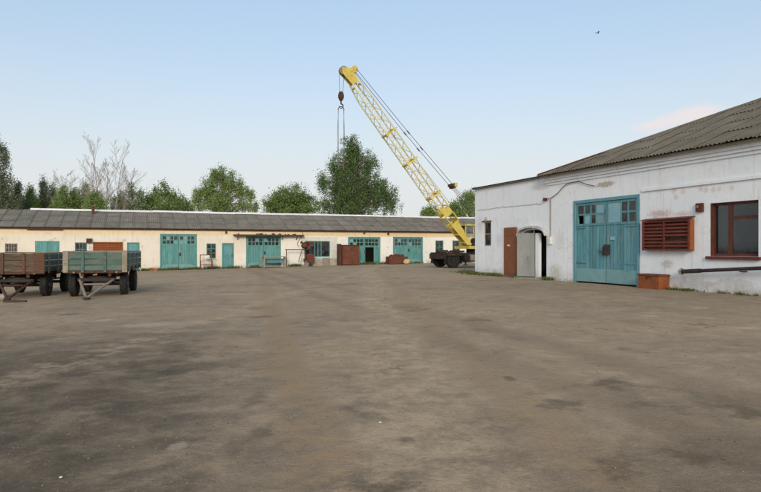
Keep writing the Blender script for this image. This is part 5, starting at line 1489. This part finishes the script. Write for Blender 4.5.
bare_tree('bare_tree', 'tall bare leafless tree with several slender leaning stems behind the garage', 106, 80, [(97, 143, 103), (124, 150, 108), (106, 164, 105), (131, 172, 110), (90, 168, 103)], 3, .08, TG, .42, 4)
bare_tree('bare_tree', 'smaller bare leafless tree left of the tall bare one', 64, 83, [(53, 180, 63), (63, 172, 65), (73, 178, 67)], 3, .05, TG, .60, 9)

# grass along the wall feet
def grass(name, label, pts, n, h0, h1, mat='grass'):
    """tufts scattered round the polyline pts (list of (Vector, spread))"""
    P = []; A = []; B = []
    for _ in range(n):
        i = RNG.integers(0, len(pts) - 1); f = RNG.random()
        p = pts[i][0].lerp(pts[i + 1][0], f); sp = pts[i][1]
        cx, cy = p.x + RNG.normal() * sp, p.y + RNG.normal() * sp
        if math.sin(cx * 3.1 + cy * 1.7) + math.sin(cx * 1.3 - cy * 2.3) < RNG.uniform(-1.4, .9): continue
        for _k in range(RNG.integers(5, 10)):
            h = RNG.uniform(h0, h1); a = RNG.uniform(0, 6.283)
            x, y = cx + RNG.normal() * .05, cy + RNG.normal() * .05
            lean = Vector((math.cos(a) * .35, math.sin(a) * .35, 1)).normalized() * h
            w = Vector((math.sin(a), -math.cos(a), 0)) * .016
            P.append((x + lean.x / 2, y + lean.y / 2, zg(x) + lean.z / 2 - .01)); A.append(tuple(lean / 2)); B.append(tuple(w))
    n = len(P)
    o = link(name, quads_mesh(name, np.array(P), np.array(A), np.array(B), mat, (RNG.random(n), RNG.random(n))))
    o['kind'] = 'stuff'; o['label'] = label; o['category'] = 'grass'
    return o
_e = Vector((math.cos(W_ANG), math.sin(W_ANG), 0)); _in = Vector((-_e.y, _e.x, 0)); _o = Vector((WX0, WY0, 0))
grass('grass', 'green grass growing along the foot of the white workshop', [(_o + _e * s - _in * .16, .09) for s in (-.4, 1.2, 2.4, 4.6, 7.2)] , 520, .08, .24)
grass('grass', 'thin weeds between the teal gate and the right edge along the workshop wall', [(_o + _e * s - _in * .12, .06) for s in (rs(664), rs(676), rs(700), rs(761))], 110, .05, .14)
grass('grass', 'grass tufts and weeds along the foot of the garage block', [(at_wall(u, .30), .16) for u in (100, 150, 200, 235, 285, 300, 345, 390, 425, 470)], 1500, .08, .34)
grass('grass', 'patch of grass at the corner of the workshop in front of the crane', [(gp(462, 272), .35), (gp(474, 274), .25), (gp(484, 276), .2)], 260, .08, .2)

# loose stones and grit
def stones():
    mb = MB(); rr = random.Random(5)
    for k in range(2600):
        y = 3.2 + 34 * rr.random() ** 1.5; x = rr.uniform(-.66, .60) * y
        r = rr.uniform(.003, .007) * (1 + y * .045)
        if rr.random() < .03: r *= 1.9
        z = zg(x) + r * .25; ph = rr.uniform(0, 6.28); n = 5
        ring = [(x + r * math.cos(ph + 6.283 * i / n) * rr.uniform(.8, 1.3), y + r * math.sin(ph + 6.283 * i / n) * rr.uniform(.8, 1.3), z + r * rr.uniform(-.1, .2)) for i in range(n)]
        mb.add(ring + [(x, y, z + r * .7), (x, y, z - r)], [(i, (i + 1) % n, n) for i in range(n)] + [((i + 1) % n, i, n + 1) for i in range(n)])
    t = NT('mixed_grit'); v = t.vec()
    M['grit'] = t.done(t.mix(t.step(t.noise(3.0, 2, .5, v), .35, .65), (0.12, 0.10, 0.08), (0.30, 0.26, 0.21)), .95, 0, .2)
    o = mb.build('gravel', 'grit'); o['kind'] = 'stuff'; o['label'] = 'loose stones and grit scattered over the yard'; o['category'] = 'gravel'
stones()
def litter():
    for u, v, r, lab in ((380, 423, .010, 'small white pebble of litter in the middle foreground'), (61, 478, .011, 'small pale scrap lying in the left foreground')):
        p = gp(u, v); b = MB().lump((0, 0, .006), r, (1.3, 1, .5), int(u), .4, 8, 5).build('litter_scrap', 'sack', None, p); tag(b, lab, 'litter')
litter()
